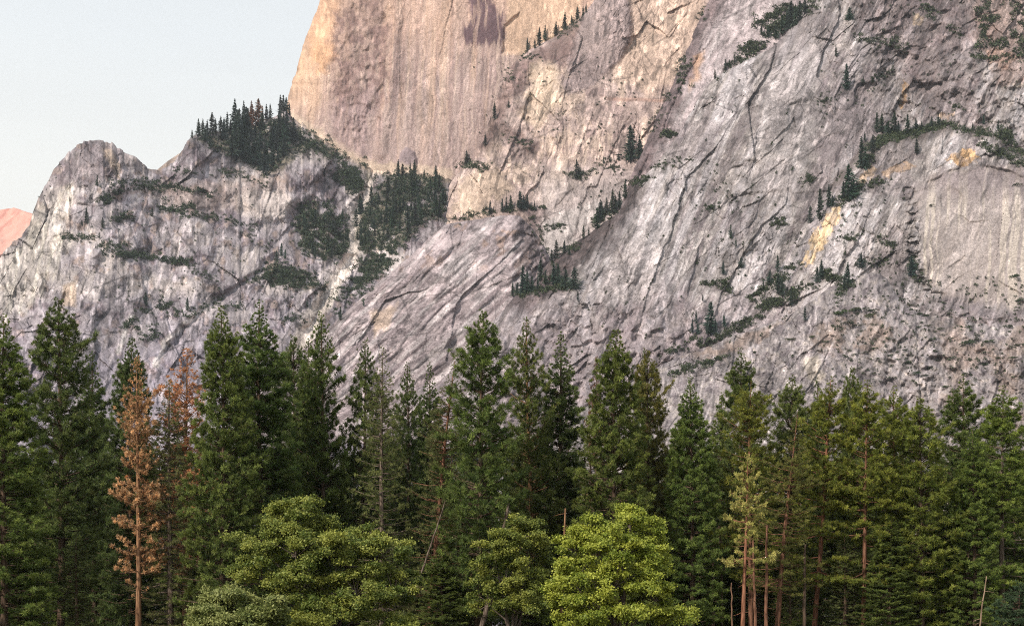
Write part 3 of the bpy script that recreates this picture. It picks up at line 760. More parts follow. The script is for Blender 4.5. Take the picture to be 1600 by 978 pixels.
RED = (.20, .105, .068); BRN = (.12, .085, .062); GRY = (.17, .135, .11); ORG = (.26, .15, .085)
def plant(kind, u, vtop, hw, D, label, name='pine_tree', tint=(1, 1, 1), bark=BRN, lean=0., rot=None, group='pines and firs at the forest edge'):
    """lean: sideways metres from the foot to the tip"""
    H = CZ + (VH - vtop) / F * D
    k = H / PH[kind]; kw = (hw / F * D) / PR[kind]
    top = (u - U0) / F * D
    e = bpy.data.objects.new(name, None); COL.objects.link(e)
    e.empty_display_size = 1
    ang = math.atan2(lean, H)
    e.location = (top - lean, D, 0)
    e.rotation_euler = (0, ang, 0)
    e['label'] = label; e['category'] = 'tree'
    if group: e['group'] = group
    r = rot if rot is not None else random.random() * 6.28
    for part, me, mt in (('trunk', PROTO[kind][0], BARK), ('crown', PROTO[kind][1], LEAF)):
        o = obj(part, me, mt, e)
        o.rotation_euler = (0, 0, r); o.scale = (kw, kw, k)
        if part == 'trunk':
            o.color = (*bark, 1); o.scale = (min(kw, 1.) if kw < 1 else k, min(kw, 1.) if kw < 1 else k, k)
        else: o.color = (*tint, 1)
    return e

random.seed(11)
DK = (.72, .80, .82); MD = (.9, .95, .9); YL = (1.3, 1.18, .8); BL = (.75, .9, 1.05); OL = (1.1, 1.0, .95); LT = (1.2, 1.2, 1.0)
front = [
 # kind, u, top, half width, distance, label, name, tint, bark, lean
 ('firA', 6, 488, 78, 176, 'broad green fir cut by the left edge of the view', 'fir_tree', (1.05, 1.12, .9), BRN, 0),
 ('pineA', 95, 464, 66, 192, 'tallest dark pine with a knobbly lopsided tip below the cream cliff', 'pine_tree', DK, BRN, 0),
 ('firC', 147, 548, 44, 216, 'dark narrow fir squeezed between the knobbly pine and the orange dead tree', 'fir_tree', DK, BRN, 0),
 ('firB', 205, 524, 52, 208, 'dark green round-topped pine directly behind the orange dead tree', 'pine_tree', DK, BRN, 0),
 ('deadA', 216, 556, 33, 180, 'dead pine covered in bright orange needles on a bare pale trunk', 'dead_pine_tree', (1, 1, 1), ORG, 0),
 ('deadA', 290, 543, 50, 206, 'rusty orange dead tree top showing above the thin olive fir', 'dead_pine_tree', (.95, .82, .80), ORG, 0),
 ('thinA', 266, 592, 50, 183, 'thin olive fir standing in front of the rusty dead tree', 'fir_tree', (1.0, .95, .9), GRY, 0),
 ('firB', 347, 476, 60, 178, 'pointed conical fir right of the rusty dead tree', 'fir_tree', (1.02, 1.05, .9), BRN, 0),
 ('firA', 407, 466, 76, 186, 'broadest dense conical fir with a sharp tip, behind the large oak', 'fir_tree', (.88, 1.0, .92), BRN, 0),
 ('pineA', 461, 523, 50, 202, 'dark pine half hidden right of the broadest conical fir', 'pine_tree', DK, BRN, 0),
 ('firC', 483, 528, 40, 198, 'green fir pressed against the tall ragged pine', 'fir_tree', MD, BRN, 0),
 ('pineD', 504, 487, 46, 194, 'tall ragged open-topped pine behind the right side of the large oak', 'pine_tree', (.82, .92, .85), BRN, 0),
 ('pineD', 569, 529, 42, 196, 'pine with a double ragged top above the bright gap', 'pine_tree', DK, BRN, 0),
 ('thinA', 597, 538, 46, 182, 'see-through olive fir with its pale trunk showing, right of the large oak', 'fir_tree', (1.0, 1.0, .85), GRY, 0),
 ('pineD', 637, 567, 36, 208, 'slender dark pine behind the see-through olive fir', 'pine_tree', DK, BRN, 0),
 ('firC', 674, 565, 38, 202, 'small-tipped dark fir left of the leaning tree', 'fir_tree', DK, BRN, 0),
 ('thinA', 712, 553, 46, 182, 'thin olive fir on a leaning brown trunk', 'fir_tree', (.95, .92, .85), RED, 3.6),
 ('pineA', 757, 484, 62, 179, 'stout dark pine with chunky tiered branches, tallest in the middle', 'pine_tree', (.82, .95, .85), BRN, .9),
 ('pineD', 822, 495, 48, 191, 'open pine with rock showing through its crown, right of the stout dark pine', 'pine_tree', (.9, .92, .85), ORG, -1.2),
 ('firC', 874, 516, 50, 196, 'greyish green fir with a slanting top behind the middle maple', 'fir_tree', (.9, .95, 1.0), BRN, 0),
 ('deadA', 932, 556, 16, 207, 'small reddish dying spire left of the dense pointed fir', 'dead_pine_tree', (.40, .34, .38), BRN, 0),
 ('firB', 961, 511, 64, 183, 'dense pointed fir behind the bright yellow-green maple', 'fir_tree', (1.0, 1.0, .82), BRN, 0),
 ('pineA', 1013, 545, 44, 193, 'brown-tinged pine between the dense pointed fir and its shorter neighbour', 'pine_tree', (1.05, .86, .8), BRN, 0),
 ('firC', 1007, 542, 22, 225, 'bluish spire peeking from behind the brown-tinged pine', 'fir_tree', BL, BRN, 0),
 ('firA', 1081, 586, 52, 186, 'dense mid-green fir right of the bright yellow-green maple', 'fir_tree', (.98, 1.1, .9), BRN, 0),
 ('pineC', 1157, 542, 46, 201, 'tall dark pine with flat layered branches standing clear against the rock', 'pine_tree', DK, BRN, 0),
 ('firC', 1126, 612, 36, 220, 'pale green young fir in the gap left of the layered pine', 'fir_tree', LT, BRN, 0),
 ('pineB', 1173, 590, 48, 188, 'yellowish green pine rising behind the pale dying pine', 'pine_tree', YL, RED, 0),
 ('pineA', 1236, 586, 48, 196, 'rounded dark-topped pine left of the group of joined pines', 'pine_tree', MD, BRN, 0),
 ('thinB', 1243, 640, 42, 180, 'olive pine on a slanting reddish trunk', 'pine_tree', (1.15, 1.05, .75), RED, 2.4),
 ('firC', 1279, 589, 30, 208, 'slim pointed fir left of the joined pines', 'fir_tree', MD, BRN, 0),
 ('pineC', 1302, 586, 50, 186, 'leftmost of the joined pines, on a tilted rust-red trunk', 'pine_tree', (1.25, 1.18, .78), (.24, .115, .075), 2.6),
 ('pineA', 1333, 571, 34, 207, 'highest tip of the joined pines, set back behind the others', 'pine_tree', MD, BRN, 0),
 ('pineC', 1356, 592, 50, 184, 'right-hand one of the joined pines with long bright branch layers', 'pine_tree', (1.28, 1.22, .78), RED, .6),
 ('pineC', 1398, 602, 48, 190, 'full green pine right of the joined pines', 'pine_tree', (1.2, 1.18, .8), RED, 0),
 ('pineA', 1440, 620, 54, 184, 'shorter bushy pine left of the rock gap', 'pine_tree', (1.18, 1.18, .82), BRN, 0),
 ('pineC', 1508, 584, 52, 196, 'dark tiered pine right of the rock gap', 'pine_tree', (.78, .88, .82), BRN, 0),
 ('firA', 1522, 664, 46, 184, 'lighter green fir standing in front of the dark tiered pine', 'fir_tree', (1.05, 1.15, .9), BRN, 0),
 ('pineC', 1566, 601, 60, 186, 'broad green pine by the right edge of the view', 'pine_tree', (1.08, 1.2, .88), GRY, 0),
 ('paleA', 1168, 708, 26, 172, 'dying pine with straw-coloured needles on a tall bare red trunk', 'dying_pine_tree', (1, 1, 1), (.27, .13, .08), .6),
 ('youngA', 1592, 912, 44, 158, 'young bluish green fir at the lower right corner', 'fir_tree', (1, 1.05, 1), BRN, 0),
]
for i, (kind, u, vt, hw, D, lab, nm, tint, bark, lean) in enumerate(front):
    plant(kind, u, vt, hw, D, lab, nm, tint, bark, lean, rot=(i * 2.39996) % 6.28)

# the darker ranks behind: one shared look
rb = random.Random(5)
ranks = []
u = -190
while u < 1800:
    ranks.append((u + rb.uniform(-8, 8), rb.uniform(640, 700), rb.uniform(228, 250))); u += 37
u = -210
while u < 1830:
    ranks.append((u + rb.uniform(-8, 8), rb.uniform(670, 740), rb.uniform(262, 300))); u += 44
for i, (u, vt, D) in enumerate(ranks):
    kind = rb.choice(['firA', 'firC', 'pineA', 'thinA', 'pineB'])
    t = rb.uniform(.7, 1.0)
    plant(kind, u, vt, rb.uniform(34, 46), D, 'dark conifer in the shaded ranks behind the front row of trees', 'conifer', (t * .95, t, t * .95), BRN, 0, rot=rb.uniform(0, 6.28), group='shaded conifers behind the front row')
# low understorey conifers between the boles
for i, (u, vt, D, hw) in enumerate([(30, 800, 184, 40), (120, 830, 182, 34), (690, 850, 178, 34), (735, 840, 182, 30), (560, 820, 190, 36), (640, 860, 186, 30), (1090, 800, 192, 40), (1235, 880, 182, 26),
                                    (1390, 800, 182, 40), (1320, 830, 184, 32), (1470, 790, 186, 40), (1530, 860, 190, 32), (825, 850, 186, 34), (1186, 800, 198, 30), (1160, 840, 202, 28), (1212, 850, 200, 28), (1135, 830, 204, 28)]):
    plant('thinA' if i % 2 else 'firC', u, vt, hw, D, 'low green understorey conifer among the tall trunks', 'conifer', (.95, 1, .85), BRN, 0, rot=i * 1.7, group='understorey conifers')

# bare boles and snags
def snag(u0, v0, u1, v1, r0, D, label, name='bare_trunk', color=RED, cat='tree trunk', stubs=8, seed=0, group=None):
    rng = np.random.RandomState(seed)
    a = P(np.array(float(u0)), np.array(float(v0)), np.array(float(D))); b = P(np.array(float(u1)), np.array(float(v1)), np.array(float(D)))
    b = b.copy(); a = a.copy()
    dirv = a - b
    if v1 > 960 and group != 'hung':
        f = b[2] / (a[2] - b[2]); b = b - dirv * f      # carried down to the ground
    t = np.linspace(0, 1, 12)
    path = b + (a - b) * t[:, None]
    path[:, :2] += rng.normal(size=(12, 2)) * .04
    off = b.copy()
    W = Wood(); W.add(path - off, r0 * (1 - .55 * t) , 8)
    for i in range(stubs):
        q = rng.uniform(.25, .98); p = b + (a - b) * q - off; az = rng.rand() * 6.28; L = rng.uniform(.4, 2.0)
        o = np.array([math.cos(az), math.sin(az), rng.uniform(-.4, .2)])
        W.add(np.array([p, p + o * L * .5, p + o * L + [0, 0, -.1]]), [.05, .03, .012], 3)
    o = obj(name, W.mesh(name), BARK, label=label, category=cat)
    o.location = off; o.color = (*color, 1)
    return o
snag(700, 772, 650, 918, .13, 177, 'thin pale dead pole leaning against the slanting trunk', 'leaning_pole', GRY, stubs=3, seed=1, group='hung')
snag(884, 794, 876, 985, .22, 180, 'broken-topped reddish snag left of the bright yellow-green maple', 'snag', ORG, seed=5)
snag(797, 778, 752, 985, .34, 177, 'slanting grey-brown trunk crossing the middle maple', color=GRY, seed=6)
snag(1114, 848, 1114, 985, .26, 188, 'grey-brown straight trunk, leftmost in the open stand of boles', color=(.16, .11, .085), seed=8)
snag(1125, 835, 1129, 985, .19, 190, 'slender dark trunk beside the leftmost grey-brown bole', color=BRN, seed=9)
snag(1143, 910, 1144, 985, .13, 172, 'short thin broken stem left of the tall bare red trunk', 'snag', (.20, .12, .08), stubs=0, seed=10)
snag(1176, 840, 1181, 985, .22, 177, 'brown trunk with dead side branches right of the tall bare red trunk', color=RED, stubs=16, seed=11)
snag(1198, 820, 1197, 985, .26, 178, 'dark reddish trunk between the dead-branched bole and the slanting one', color=RED, seed=12)
snag(1258, 850, 1256, 985, .26, 179, 'brown trunk right of the slanting reddish one', color=BRN, seed=13)
snag(1541, 900, 1530, 985, .12, 165, 'dead pale broken bough standing by the young fir', 'snag', (.3, .22, .16), stubs=6, seed=20)

# ------------------------------------------------------------------ broad-leaved trees
def broadleaf(name, label, uc, D, lobes, seed, t0, t1, trunk=(.30, .22), dens=1., cat='tree'):
    """lobes: (u, v, ru, rv, depth offset in m) read at distance D"""
    rng = np.random.RandomState(seed)
    m = D / F
    base = np.array([(uc - U0) * m, D, 0.])
    e = bpy.data.objects.new(name, None); COL.objects.link(e); e.location = base
    e['label'] = label; e['category'] = cat
    W = Wood()
    VV = []; FF = []; CC = []; n0 = 0
    top = None
    zmin = min(CZ + (VH - l[1] - l[3] * .6) * m for l in lobes)
    fork = np.array([0, 0, max(1.2, zmin * .55)])
    W.add(np.array([[0, 0, -.1], [.08, .05, fork[2] * .5], fork]), [trunk[0] * 1.3, trunk[0], trunk[0] * .85], 9)
    for (lu, lv, ru, rv, dy) in lobes:
        c = np.array([(lu - U0) * m, D + dy, CZ + (VH - lv) * m]) - base
        rx, rz = ru * m, rv * m; ry = (rx + rz) * .5
        mid = (fork + c) * .5 + np.array([rng.normal() * .4, rng.normal() * .4, .5])
        W.add(np.array([fork, mid, c + [0, 0, -rz * .2], c + [0, 0, rz * .55]]), [trunk[0] * .7, trunk[0] * .42, trunk[0] * .2, .03], 6)
        ns = max(8, int(6 + rx * 3.4))
        sd_ = rng.normal(size=(ns, 3)); sd_ /= np.linalg.norm(sd_, axis=1)[:, None]
        sd_[:, 2] = np.where(sd_[:, 2] < -.3, -sd_[:, 2], sd_[:, 2])
        sub = c + sd_ * np.array([rx, ry, rz]) * (.40 + .86 * rng.rand(ns))[:, None]
        sr = rx * (.13 + .27 * rng.rand(ns) ** 1.6)
        kk = np.maximum(6, (sr ** 2 * 9.5 * dens)).astype(int)
        own = np.repeat(np.arange(ns), kk); k = len(own)
        d = rng.normal(size=(k, 3)); d /= np.linalg.norm(d, axis=1)[:, None]
        d[:, 2] = np.where(d[:, 2] < -.15, -d[:, 2] * .7, d[:, 2])
        rad = (.5 + .5 * rng.rand(k) ** .6) * np.where(rng.rand(k) > .9, 1.35, 1.)
        inner = rng.rand(k) < .22; rad[inner] *= .6
        cl = sub[own] + d * rad[:, None] * sr[own][:, None] * np.array([1.1, 1.1, .88])
        for j in range(0, k, 9):
            W.add(np.array([c + (cl[j] - c) * .1, c + (cl[j] - c) * .6 + [0, 0, .15], cl[j]]), [.07, .045, .015], 3)
        nl = 84
        ctr = np.repeat(cl, nl, 0) + rng.normal(size=(k * nl, 3)) * np.array([.29, .29, .19])
        ctr[:, 2] -= .16 * np.repeat(rng.rand(k), nl)
        nrm = rng.normal(size=(k * nl, 3)) * .75 + np.repeat(d, nl, 0) * .5 + np.array([0, -.1, .55])
        nrm /= np.linalg.norm(nrm, axis=1)[:, None]
        r = rng.normal(size=(k * nl, 3)); a = np.cross(nrm, r); a /= np.linalg.norm(a, axis=1)[:, None]
        b = np.cross(nrm, a)
        ln = (.065 + .105 * rng.rand(k * nl))[:, None]; wd = ln * .62
        q = np.stack([ctr - a * ln, ctr - b * wd, ctr + a * ln, ctr + b * wd], 1).reshape(-1, 3)
        VV.append(q); FF.append(np.arange(len(q)).reshape(-1, 4) + n0); n0 += len(q)
        mixk = np.clip(.5 + .22 * rng.normal(size=k) + .22 * rng.normal(size=ns)[own], 0, 1)
        mm = np.clip(np.repeat(mixk, nl) + .18 * rng.normal(size=k * nl), 0, 1)[:, None]
        colr = np.array(t0) * (1 - mm) + np.array(t1) * mm
        CC.append(np.repeat(colr, 4, 0))
    tr = obj('trunk', W.mesh(name + '_trunk'), BARK, e); tr.color = (.16, .13, .11, 1)
    cr = obj('crown', npmesh(name + '_crown', np.concatenate(VV), np.concatenate(FF), np.concatenate(CC)), OAKL, e)
    return e

broadleaf('oak_tree', 'large round green oak in front of the broadest conical fir', 512, 152,
  [(455, 826, 48, 38, 0), (502, 828, 36, 28, 2), (548, 858, 42, 30, 1), (420, 858, 44, 36, -1), (468, 872, 54, 34, -2.5), (590, 874, 46, 40, 0), (528, 884, 54, 38, -2),
   (415, 908, 46, 34, -2), (480, 928, 56, 40, -3), (560, 930, 58, 44, -2), (615, 926, 34, 48, 1), (520, 970, 70, 36, -3), (610, 980, 40, 36, 0), (462, 798, 22, 16, 1), (590, 846, 20, 14, 2)],
  3, (.095, .135, .026), (.35, .36, .075), dens=1.0)
broadleaf('oak_tree', 'low pale green oak at the bottom edge left of the large round one', 372, 144,
  [(365, 942, 36, 26, 0), (330, 962, 36, 26, 0), (405, 962, 40, 24, -1), (370, 985, 56, 26, -2), (430, 975, 30, 22, 0), (310, 985, 28, 22, 0)],
  4, (.13, .165, .042), (.32, .33, .11), trunk=(.22, .2))
broadleaf('maple_tree', 'smaller dull green maple between the large oak and the bright yellow-green maple', 800, 172,
  [(800, 850, 40, 32, 0), (775, 872, 30, 28, -1), (830, 868, 26, 30, 1), (790, 910, 44, 36, -1), (835, 915, 28, 34, 0), (770, 945, 32, 30, 0), (815, 960, 44, 34, -1), (830, 826, 18, 14, 1)],
  5, (.105, .14, .028), (.34, .35, .07), dens=.85)
broadleaf('maple_tree', 'bright yellow-green maple at the bottom centre of the forest edge', 962, 150,
  [(985, 826, 34, 32, 1), (935, 842, 34, 30, 0), (1018, 842, 32, 32, 1), (900, 862, 36, 32, 0), (970, 868, 48, 36, -2), (1022, 890, 34, 34, 0), (900, 908, 46, 36, -1), (958, 918, 54, 38, -3),
   (1020, 940, 44, 36, -1), (885, 945, 34, 30, 0), (960, 968, 60, 36, -3), (1045, 968, 36, 28, 0), (905, 980, 34, 28, 0), (988, 803, 16, 10, 1)],
  6, (.155, .205, .024), (.45, .47, .075), dens=1.0)

# ------------------------------------------------------------------ trees and brush on the cliffs
def cliff_tree_mesh(name, seed, n=34, w=.17, tone=((.030, .046, .032), (.075, .092, .055))):
    """unit-height conifer for the ledges"""
    rng = np.random.RandomState(seed)
    c = []; d = []; l = []
    lop = rng.rand() * 6.28
    for i in range(n):
        t = i / (n - 1.)
        z = .04 + .94 * t + rng.normal() * .01
        r0 = w * (1 - t) ** .75 * (.55 + .75 * rng.rand()) + .012
        k = rng.randint(11, 19)
        az = rng.rand(k) * 6.28
        r = r0 * (1 + .3 * np.cos(az - lop)) * (.5 + .8 * rng.rand(k))
        q = rng.rand(k) * .75
        o = np.stack([np.cos(az), np.sin(az), -.2 + .6 * t + 0 * az], -1)
        c.append(np.stack([np.cos(az) * r * q, np.sin(az) * r * q, z + rng.normal(size=k) * .014], -1))
        d.append(o + rng.normal(size=(k, 3)) * .35); l.append(r * (.5 + .5 * rng.rand(k)) + .012)
    c = np.concatenate(c); d = np.concatenate(d); l = np.concatenate(l)
    v, f = blades(c, d, l, .05 * (.5 + .8 * rng.rand(len(c))), rng)
    m = rng.rand(len(c))[:, None]
    colr = np.array(tone[0]) * (1 - m) + np.array(tone[1]) * m
    tv, tf = tube(np.array([[0, 0, -.08], [0, 0, .5], [0, 0, .97]]), [.02, .012, .003], 5)
    me = npmesh(name, np.concatenate([v, tv]), [f, tf + len(v)], np.concatenate([np.repeat(colr, 3, 0), np.tile([[.06, .045, .035]], (len(tv), 1))]))
    me.materials.append(BRUSH)
    return me
CT = [cliff_tree_mesh('ledge_conifer', s, w=w) for s, w in ((1, .15), (2, .20), (3, .11), (4, .25), (5, .17), (6, .13), (7, .22), (8, .16))]
def clump_mesh(name, seed, n=260):
    rng = np.random.RandomState(seed)
    d = rng.normal(size=(n, 3)); d /= np.linalg.norm(d, axis=1)[:, None]; d[:, 2] = np.abs(d[:, 2])
    lob = rng.normal(size=(6, 3)) * np.array([.45, .45, .2]); lob[:, 2] = np.abs(lob[:, 2])
    c = lob[rng.randint(0, 6, n)] + d * (.32 + .2 * rng.rand(n))[:, None] * np.array([1, 1, .8])
    v, f = blades(c, d + rng.normal(size=(n, 3)) * .9, .22 * (.6 + .8 * rng.rand(n)), .2 * (.6 + .8 * rng.rand(n)), rng)
    m = rng.rand(n)[:, None]
    colr = np.array((.030, .044, .026)) * (1 - m) + np.array((.070, .085, .042)) * m
    me = npmesh(name, v, f, np.repeat(colr, 3, 0)); me.materials.append(BRUSH)
    return me
SH = [clump_mesh('shrub', s) for s in (1, 2, 3)]

def ledge_trees(pts, label, group, tint=(1, 1, 1), seed=0, kinds=(0, 1, 2, 3), name='ledge_conifer'):
    rng = random.Random(seed)
    us = np.array([p[0] for p in pts], float); vs = np.array([p[1] for p in pts], float)
    D = surf(us, vs)
    for (u, v, h), d in zip(pts, D):
        if d > 1e8: continue
        o = obj(name, CT[rng.choice(kinds) + 4 * rng.randrange(2)], None, label=label, category='tree', group=group)
        q = P(np.array(float(u)), np.array(float(v)), np.array(d - 3.))
        hh = h / F * d * rng.uniform(.85, 1.35)
        o.location = q; w = rng.uniform(.85, 1.2)
        o.scale = (hh * w, hh * w, hh); o.rotation_euler = (0, 0, rng.uniform(0, 6.28))
        o.color = (tint[0] * rng.uniform(.8, 1.15), tint[1] * rng.uniform(.85, 1.1), tint[2] * rng.uniform(.85, 1.1), 1)

def shrubs_at(pts, label, group, tint=(1, 1, 1), seed=0, name='shrub'):
    rng = random.Random(seed)
    us = np.array([p[0] for p in pts], float); vs = np.array([p[1] for p in pts], float)
    D = surf(us, vs)
    for (u, v, r), d in zip(pts, D):
        if d > 1e8: continue
        o = obj(name, SH[rng.randrange(3)], None, label=label, category='shrub', group=group)
        o.location = P(np.array(float(u)), np.array(float(v)), np.array(d - 2.))
        m = r / F * d
        o.scale = (m * rng.uniform(.9, 1.3), m, m * rng.uniform(.7, 1.0)); o.rotation_euler = (0, 0, rng.uniform(0, 6.28))
        o.color = (tint[0] * rng.uniform(.8, 1.2), tint[1] * rng.uniform(.8, 1.2), tint[2] * rng.uniform(.8, 1.2), 1)

def scatter(poly, n, rng):
    p = np.array(poly); lo = p.min(0); hi = p.max(0); out = []
    while len(out) < n:
        q = (rng.uniform(lo[0], hi[0]), rng.uniform(lo[1], hi[1]))
        if inpoly(np.array([q[0]]), np.array([q[1]]), poly)[0]: out.append(q)
    return out

rc = random.Random(21)
ledge_trees([(294, 219, 22), (300, 216, 14), (310, 214, 26), (317, 212, 30), (324, 212, 22), (331, 210, 26), (337, 210, 20), (345, 208, 26), (350, 208, 20), (355, 207, 30), (360, 206, 22), (367, 205, 40),
             (374, 204, 26), (381, 201, 40)], 'dark conifer on the skyline at the left end of the forested crest', 'skyline conifers on the forested crest', (.8, .9, 1.0), 1, (0, 2))
ledge_trees([(388, 200, 34), (393, 199, 30), (398, 198, 34), (404, 196, 32), (410, 193, 28)], 'reddish brown conifer on the skyline of the forested crest', 'reddish skyline conifers', (3.0, 1.25, 1.1), 2, (0, 2))
ledge_trees([(416, 190, 26), (422, 187, 26), (428, 183, 24), (433, 180, 22), (438, 177, 22), (443, 174, 20), (447, 174, 18), (452, 180, 20)], 'dark conifer climbing the crest towards the foot of the sheer face', 'conifers climbing to the sheer face', (.9, .9, .95), 3, (0, 2))
ledge_trees([(x, y, rc.uniform(20, 34)) for x, y in scatter([(310, 222), (440, 192), (462, 214), (452, 246), (416, 278), (396, 262), (360, 244), (325, 232)], 62, rc)],
            'dark conifer in the wood below the forested crest', 'conifers of the crest wood', (.75, .88, 1.0), 4, (0, 2))
ledge_trees([(x, y, rc.uniform(16, 26)) for x, y in scatter(WOODS[1][0], 70, rc)], 'dark conifer in the wooded bowl below the sheer face', 'conifers of the wooded bowl', (.8, .95, .95), 5)
ledge_trees([(x, y, rc.uniform(12, 20)) for x, y in scatter(WOODS[2][0], 24, rc)], 'dark conifer in the hollow left of the pale gully', 'conifers of the hollow', (.8, .95, .95), 6)
ledge_trees([(641, 274, 20), (606, 272, 8), (663, 276, 10)], 'lone conifer standing against the foot of the sheer face', 'conifers at the foot of the sheer face', (.8, .9, .9), 7)
ledge_trees([(824, 80, 15), (843, 72, 24), (852, 64, 25), (869, 57, 25), (883, 46, 24), (893, 38, 12), (902, 31, 22), (911, 25, 16), (916, 20, 16)], 'slender conifer in the row along the sloping shelf high on the buttress', 'conifers on the high shelf', (1.0, 1.0, .9), 8, (0, 2))
ledge_trees([(836, 76, 16)], 'bushy dark conifer at the lower end of the high shelf', None or 'conifers on the high shelf', (.8, .9, .9), 9, (3,))
ledge_trees([(773, 186, 24), (758, 228, 20), (795, 168, 10)], 'conifer clinging to the left edge of the buttress', 'conifers on the buttress edge', (.9, .95, .95), 10)
ledge_trees([(729, 257, 20)], 'slender conifer on the green knob at the foot of the buttress', 'conifers on the green knob', (.8, .9, .9), 11, (2,))
ledge_trees([(985, 252, 48)], 'tallest slender conifer on the buttress, beside the right wall', 'conifers on the buttress ledge', (.75, .85, .85), 12, (2,))
ledge_trees([(999, 248, 30), (966, 250, 12), (953, 252, 8), (943, 255, 9)], 'small conifer on the thin ledge across the buttress', 'conifers on the buttress ledge', (.8, .9, .9), 13, (2, 0))
ledge_trees([(901, 280, 32)], 'dark conifer on the left end of the thin buttress ledge', 'conifers on the buttress ledge', (.75, .85, .85), 14, (1,))
ledge_trees([(766, 333, 18), (785, 331, 22), (791, 330, 18), (798, 328, 26), (812, 325, 24), (818, 325, 18), (824, 325, 16), (835, 326, 12)], 'dark conifer in the row above the grooved apron', 'conifers above the apron', (.75, .88, .95), 15)
ledge_trees([(977, 310, 28), (957, 332, 36), (962, 330, 28), (968, 326, 22), (948, 334, 22), (940, 338, 24), (933, 358, 40), (938, 346, 28)], 'dark conifer in the clump at the head of the dark ramp', 'conifers at the ramp head', (.75, .9, .9), 16, (0, 1))
ledge_trees([(912, 373, 16), (882, 396, 20), (869, 404, 22), (862, 410, 18), (890, 398, 10), (920, 368, 10)], 'small conifer part way down the dark ramp', 'conifers down the ramp', (.75, .9, .95), 17)
ledge_trees([(845, 438, 30), (852, 445, 24), (865, 446, 38), (872, 446, 28), (817, 460, 36), (824, 458, 28), (831, 456, 22), (840, 452, 22), (801, 462, 16), (897, 452, 32), (903, 470, 18), (884, 448, 22), (808, 461, 18)],
            'dark conifer in the belt at the foot of the dark ramp', 'conifers at the ramp foot', (.72, .9, .98), 18, (0, 1, 3))
ledge_trees([(1134, 110, 16), (1148, 97, 13), (1117, 124, 12), (1140, 104, 10)], 'small conifer on the shoulder edge of the right wall', 'conifers on the wall shoulder', (.8, .95, .95), 19, (1, 3))
ledge_trees([(1222, 54, 26), (1230, 46, 34), (1236, 44, 40), (1243, 40, 36), (1250, 32, 34), (1258, 22, 26), (1212, 60, 20), (1200, 58, 20), (1190, 54, 18)], 'dark conifer in the notch at the top of the right wall', 'conifers in the top notch', (.75, .9, .9), 20)
ledge_trees([(1323, 140, 34)], 'tall dark conifer alone on the upper right wall', 'conifers on the right wall', (.7, .88, .95), 21, (1,))
ledge_trees([(1327, 32, 24)], 'dark conifer near the top of the right wall', 'conifers on the right wall', (.7, .88, .9), 22, (3,))
ledge_trees([(1349, 129, 12), (1364, 130, 9), (1306, 88, 14)], 'tiny conifer on the upper right wall', 'conifers on the right wall', (.75, .9, .9), 23, (1, 3))
ledge_trees([(1370, 206, 24), (1378, 206, 24), (1388, 210, 16), (1398, 206, 26), (1404, 208, 18), (1418, 210, 32), (1431, 206, 20), (1440, 203, 16), (1466, 198, 24), (1456, 202, 16), (1351, 220, 16), (1364, 238, 28),
             (1346, 262, 36), (1352, 264, 28), (1432, 240, 20), (1537, 194, 18), (1560, 205, 14), (1520, 205, 12)], 'dark conifer on the long ledge across the right wall', 'conifers on the long ledge', (.75, .92, 1.0), 24, (0, 1, 3))
ledge_trees([(1326, 312, 58)], 'tallest dark conifer at the lower end of the long ledge', 'conifers on the long ledge', (.68, .86, .95), 25, (1,))
ledge_trees([(1334, 308, 26), (1318, 312, 22)], 'conifer at the foot of the tallest one on the long ledge', 'conifers on the long ledge', (.72, .9, .95), 26, (1, 3))
ledge_trees([(1281, 344, 38), (1266, 348, 28)], 'dark conifer above the tan scar', 'conifers above the tan scar', (.7, .88, 1.0), 27, (1,))
ledge_trees([(1295, 322, 30), (1301, 322, 18)], 'slim conifer beside the top of the tan scar', 'conifers above the tan scar', (.7, .88, 1.0), 28, (2,))
ledge_trees([(1158, 418, 16), (1130, 428, 16), (1215, 424, 20), (1203, 444, 20), (1216, 458, 26), (1222, 462, 22), (1284, 434, 26), (1277, 440, 20), (1258, 500, 22), (1325, 446, 28), (1320, 452, 22), (1346, 418, 18), (1424, 430, 24),
             (1236, 478, 24), (1193, 452, 14), (1150, 386, 16), (1142, 372, 16), (1088, 505, 22), (1098, 470, 12)], 'dark conifer among the brush low on the right wall', 'conifers low on the right wall', (.75, .95, 1.05), 29, (0, 1, 3))
ledge_trees([(1111, 522, 44), (1131, 510, 22), (1105, 522, 22), (1118, 522, 20), (1082, 520, 20), (1090, 522, 16)], 'bluish conifer on the lowest slope above the tall dark pine', 'bluish conifers on the low slope', (.85, 1.15, 1.35), 30, (0, 1))
ledge_trees([(135, 348, 26), (152, 290, 12), (128, 352, 10), (160, 356, 14), (155, 372, 10), (238, 338, 12)], 'conifer on the ledges below the round knob', 'conifers below the round knob', (.85, .95, 1.0), 31)
ledge_trees([(228, 478, 26), (250, 482, 14), (293, 484, 18), (432, 408, 20), (440, 400, 22), (364, 432, 10), (446, 404, 12), (450, 500, 14), (480, 480, 12), (532, 500, 20), (568, 478, 14)],
            'bluish conifer on the lower left slopes', 'conifers on the lower left slopes', (1.0, 1.25, 1.4), 32, (0, 1))

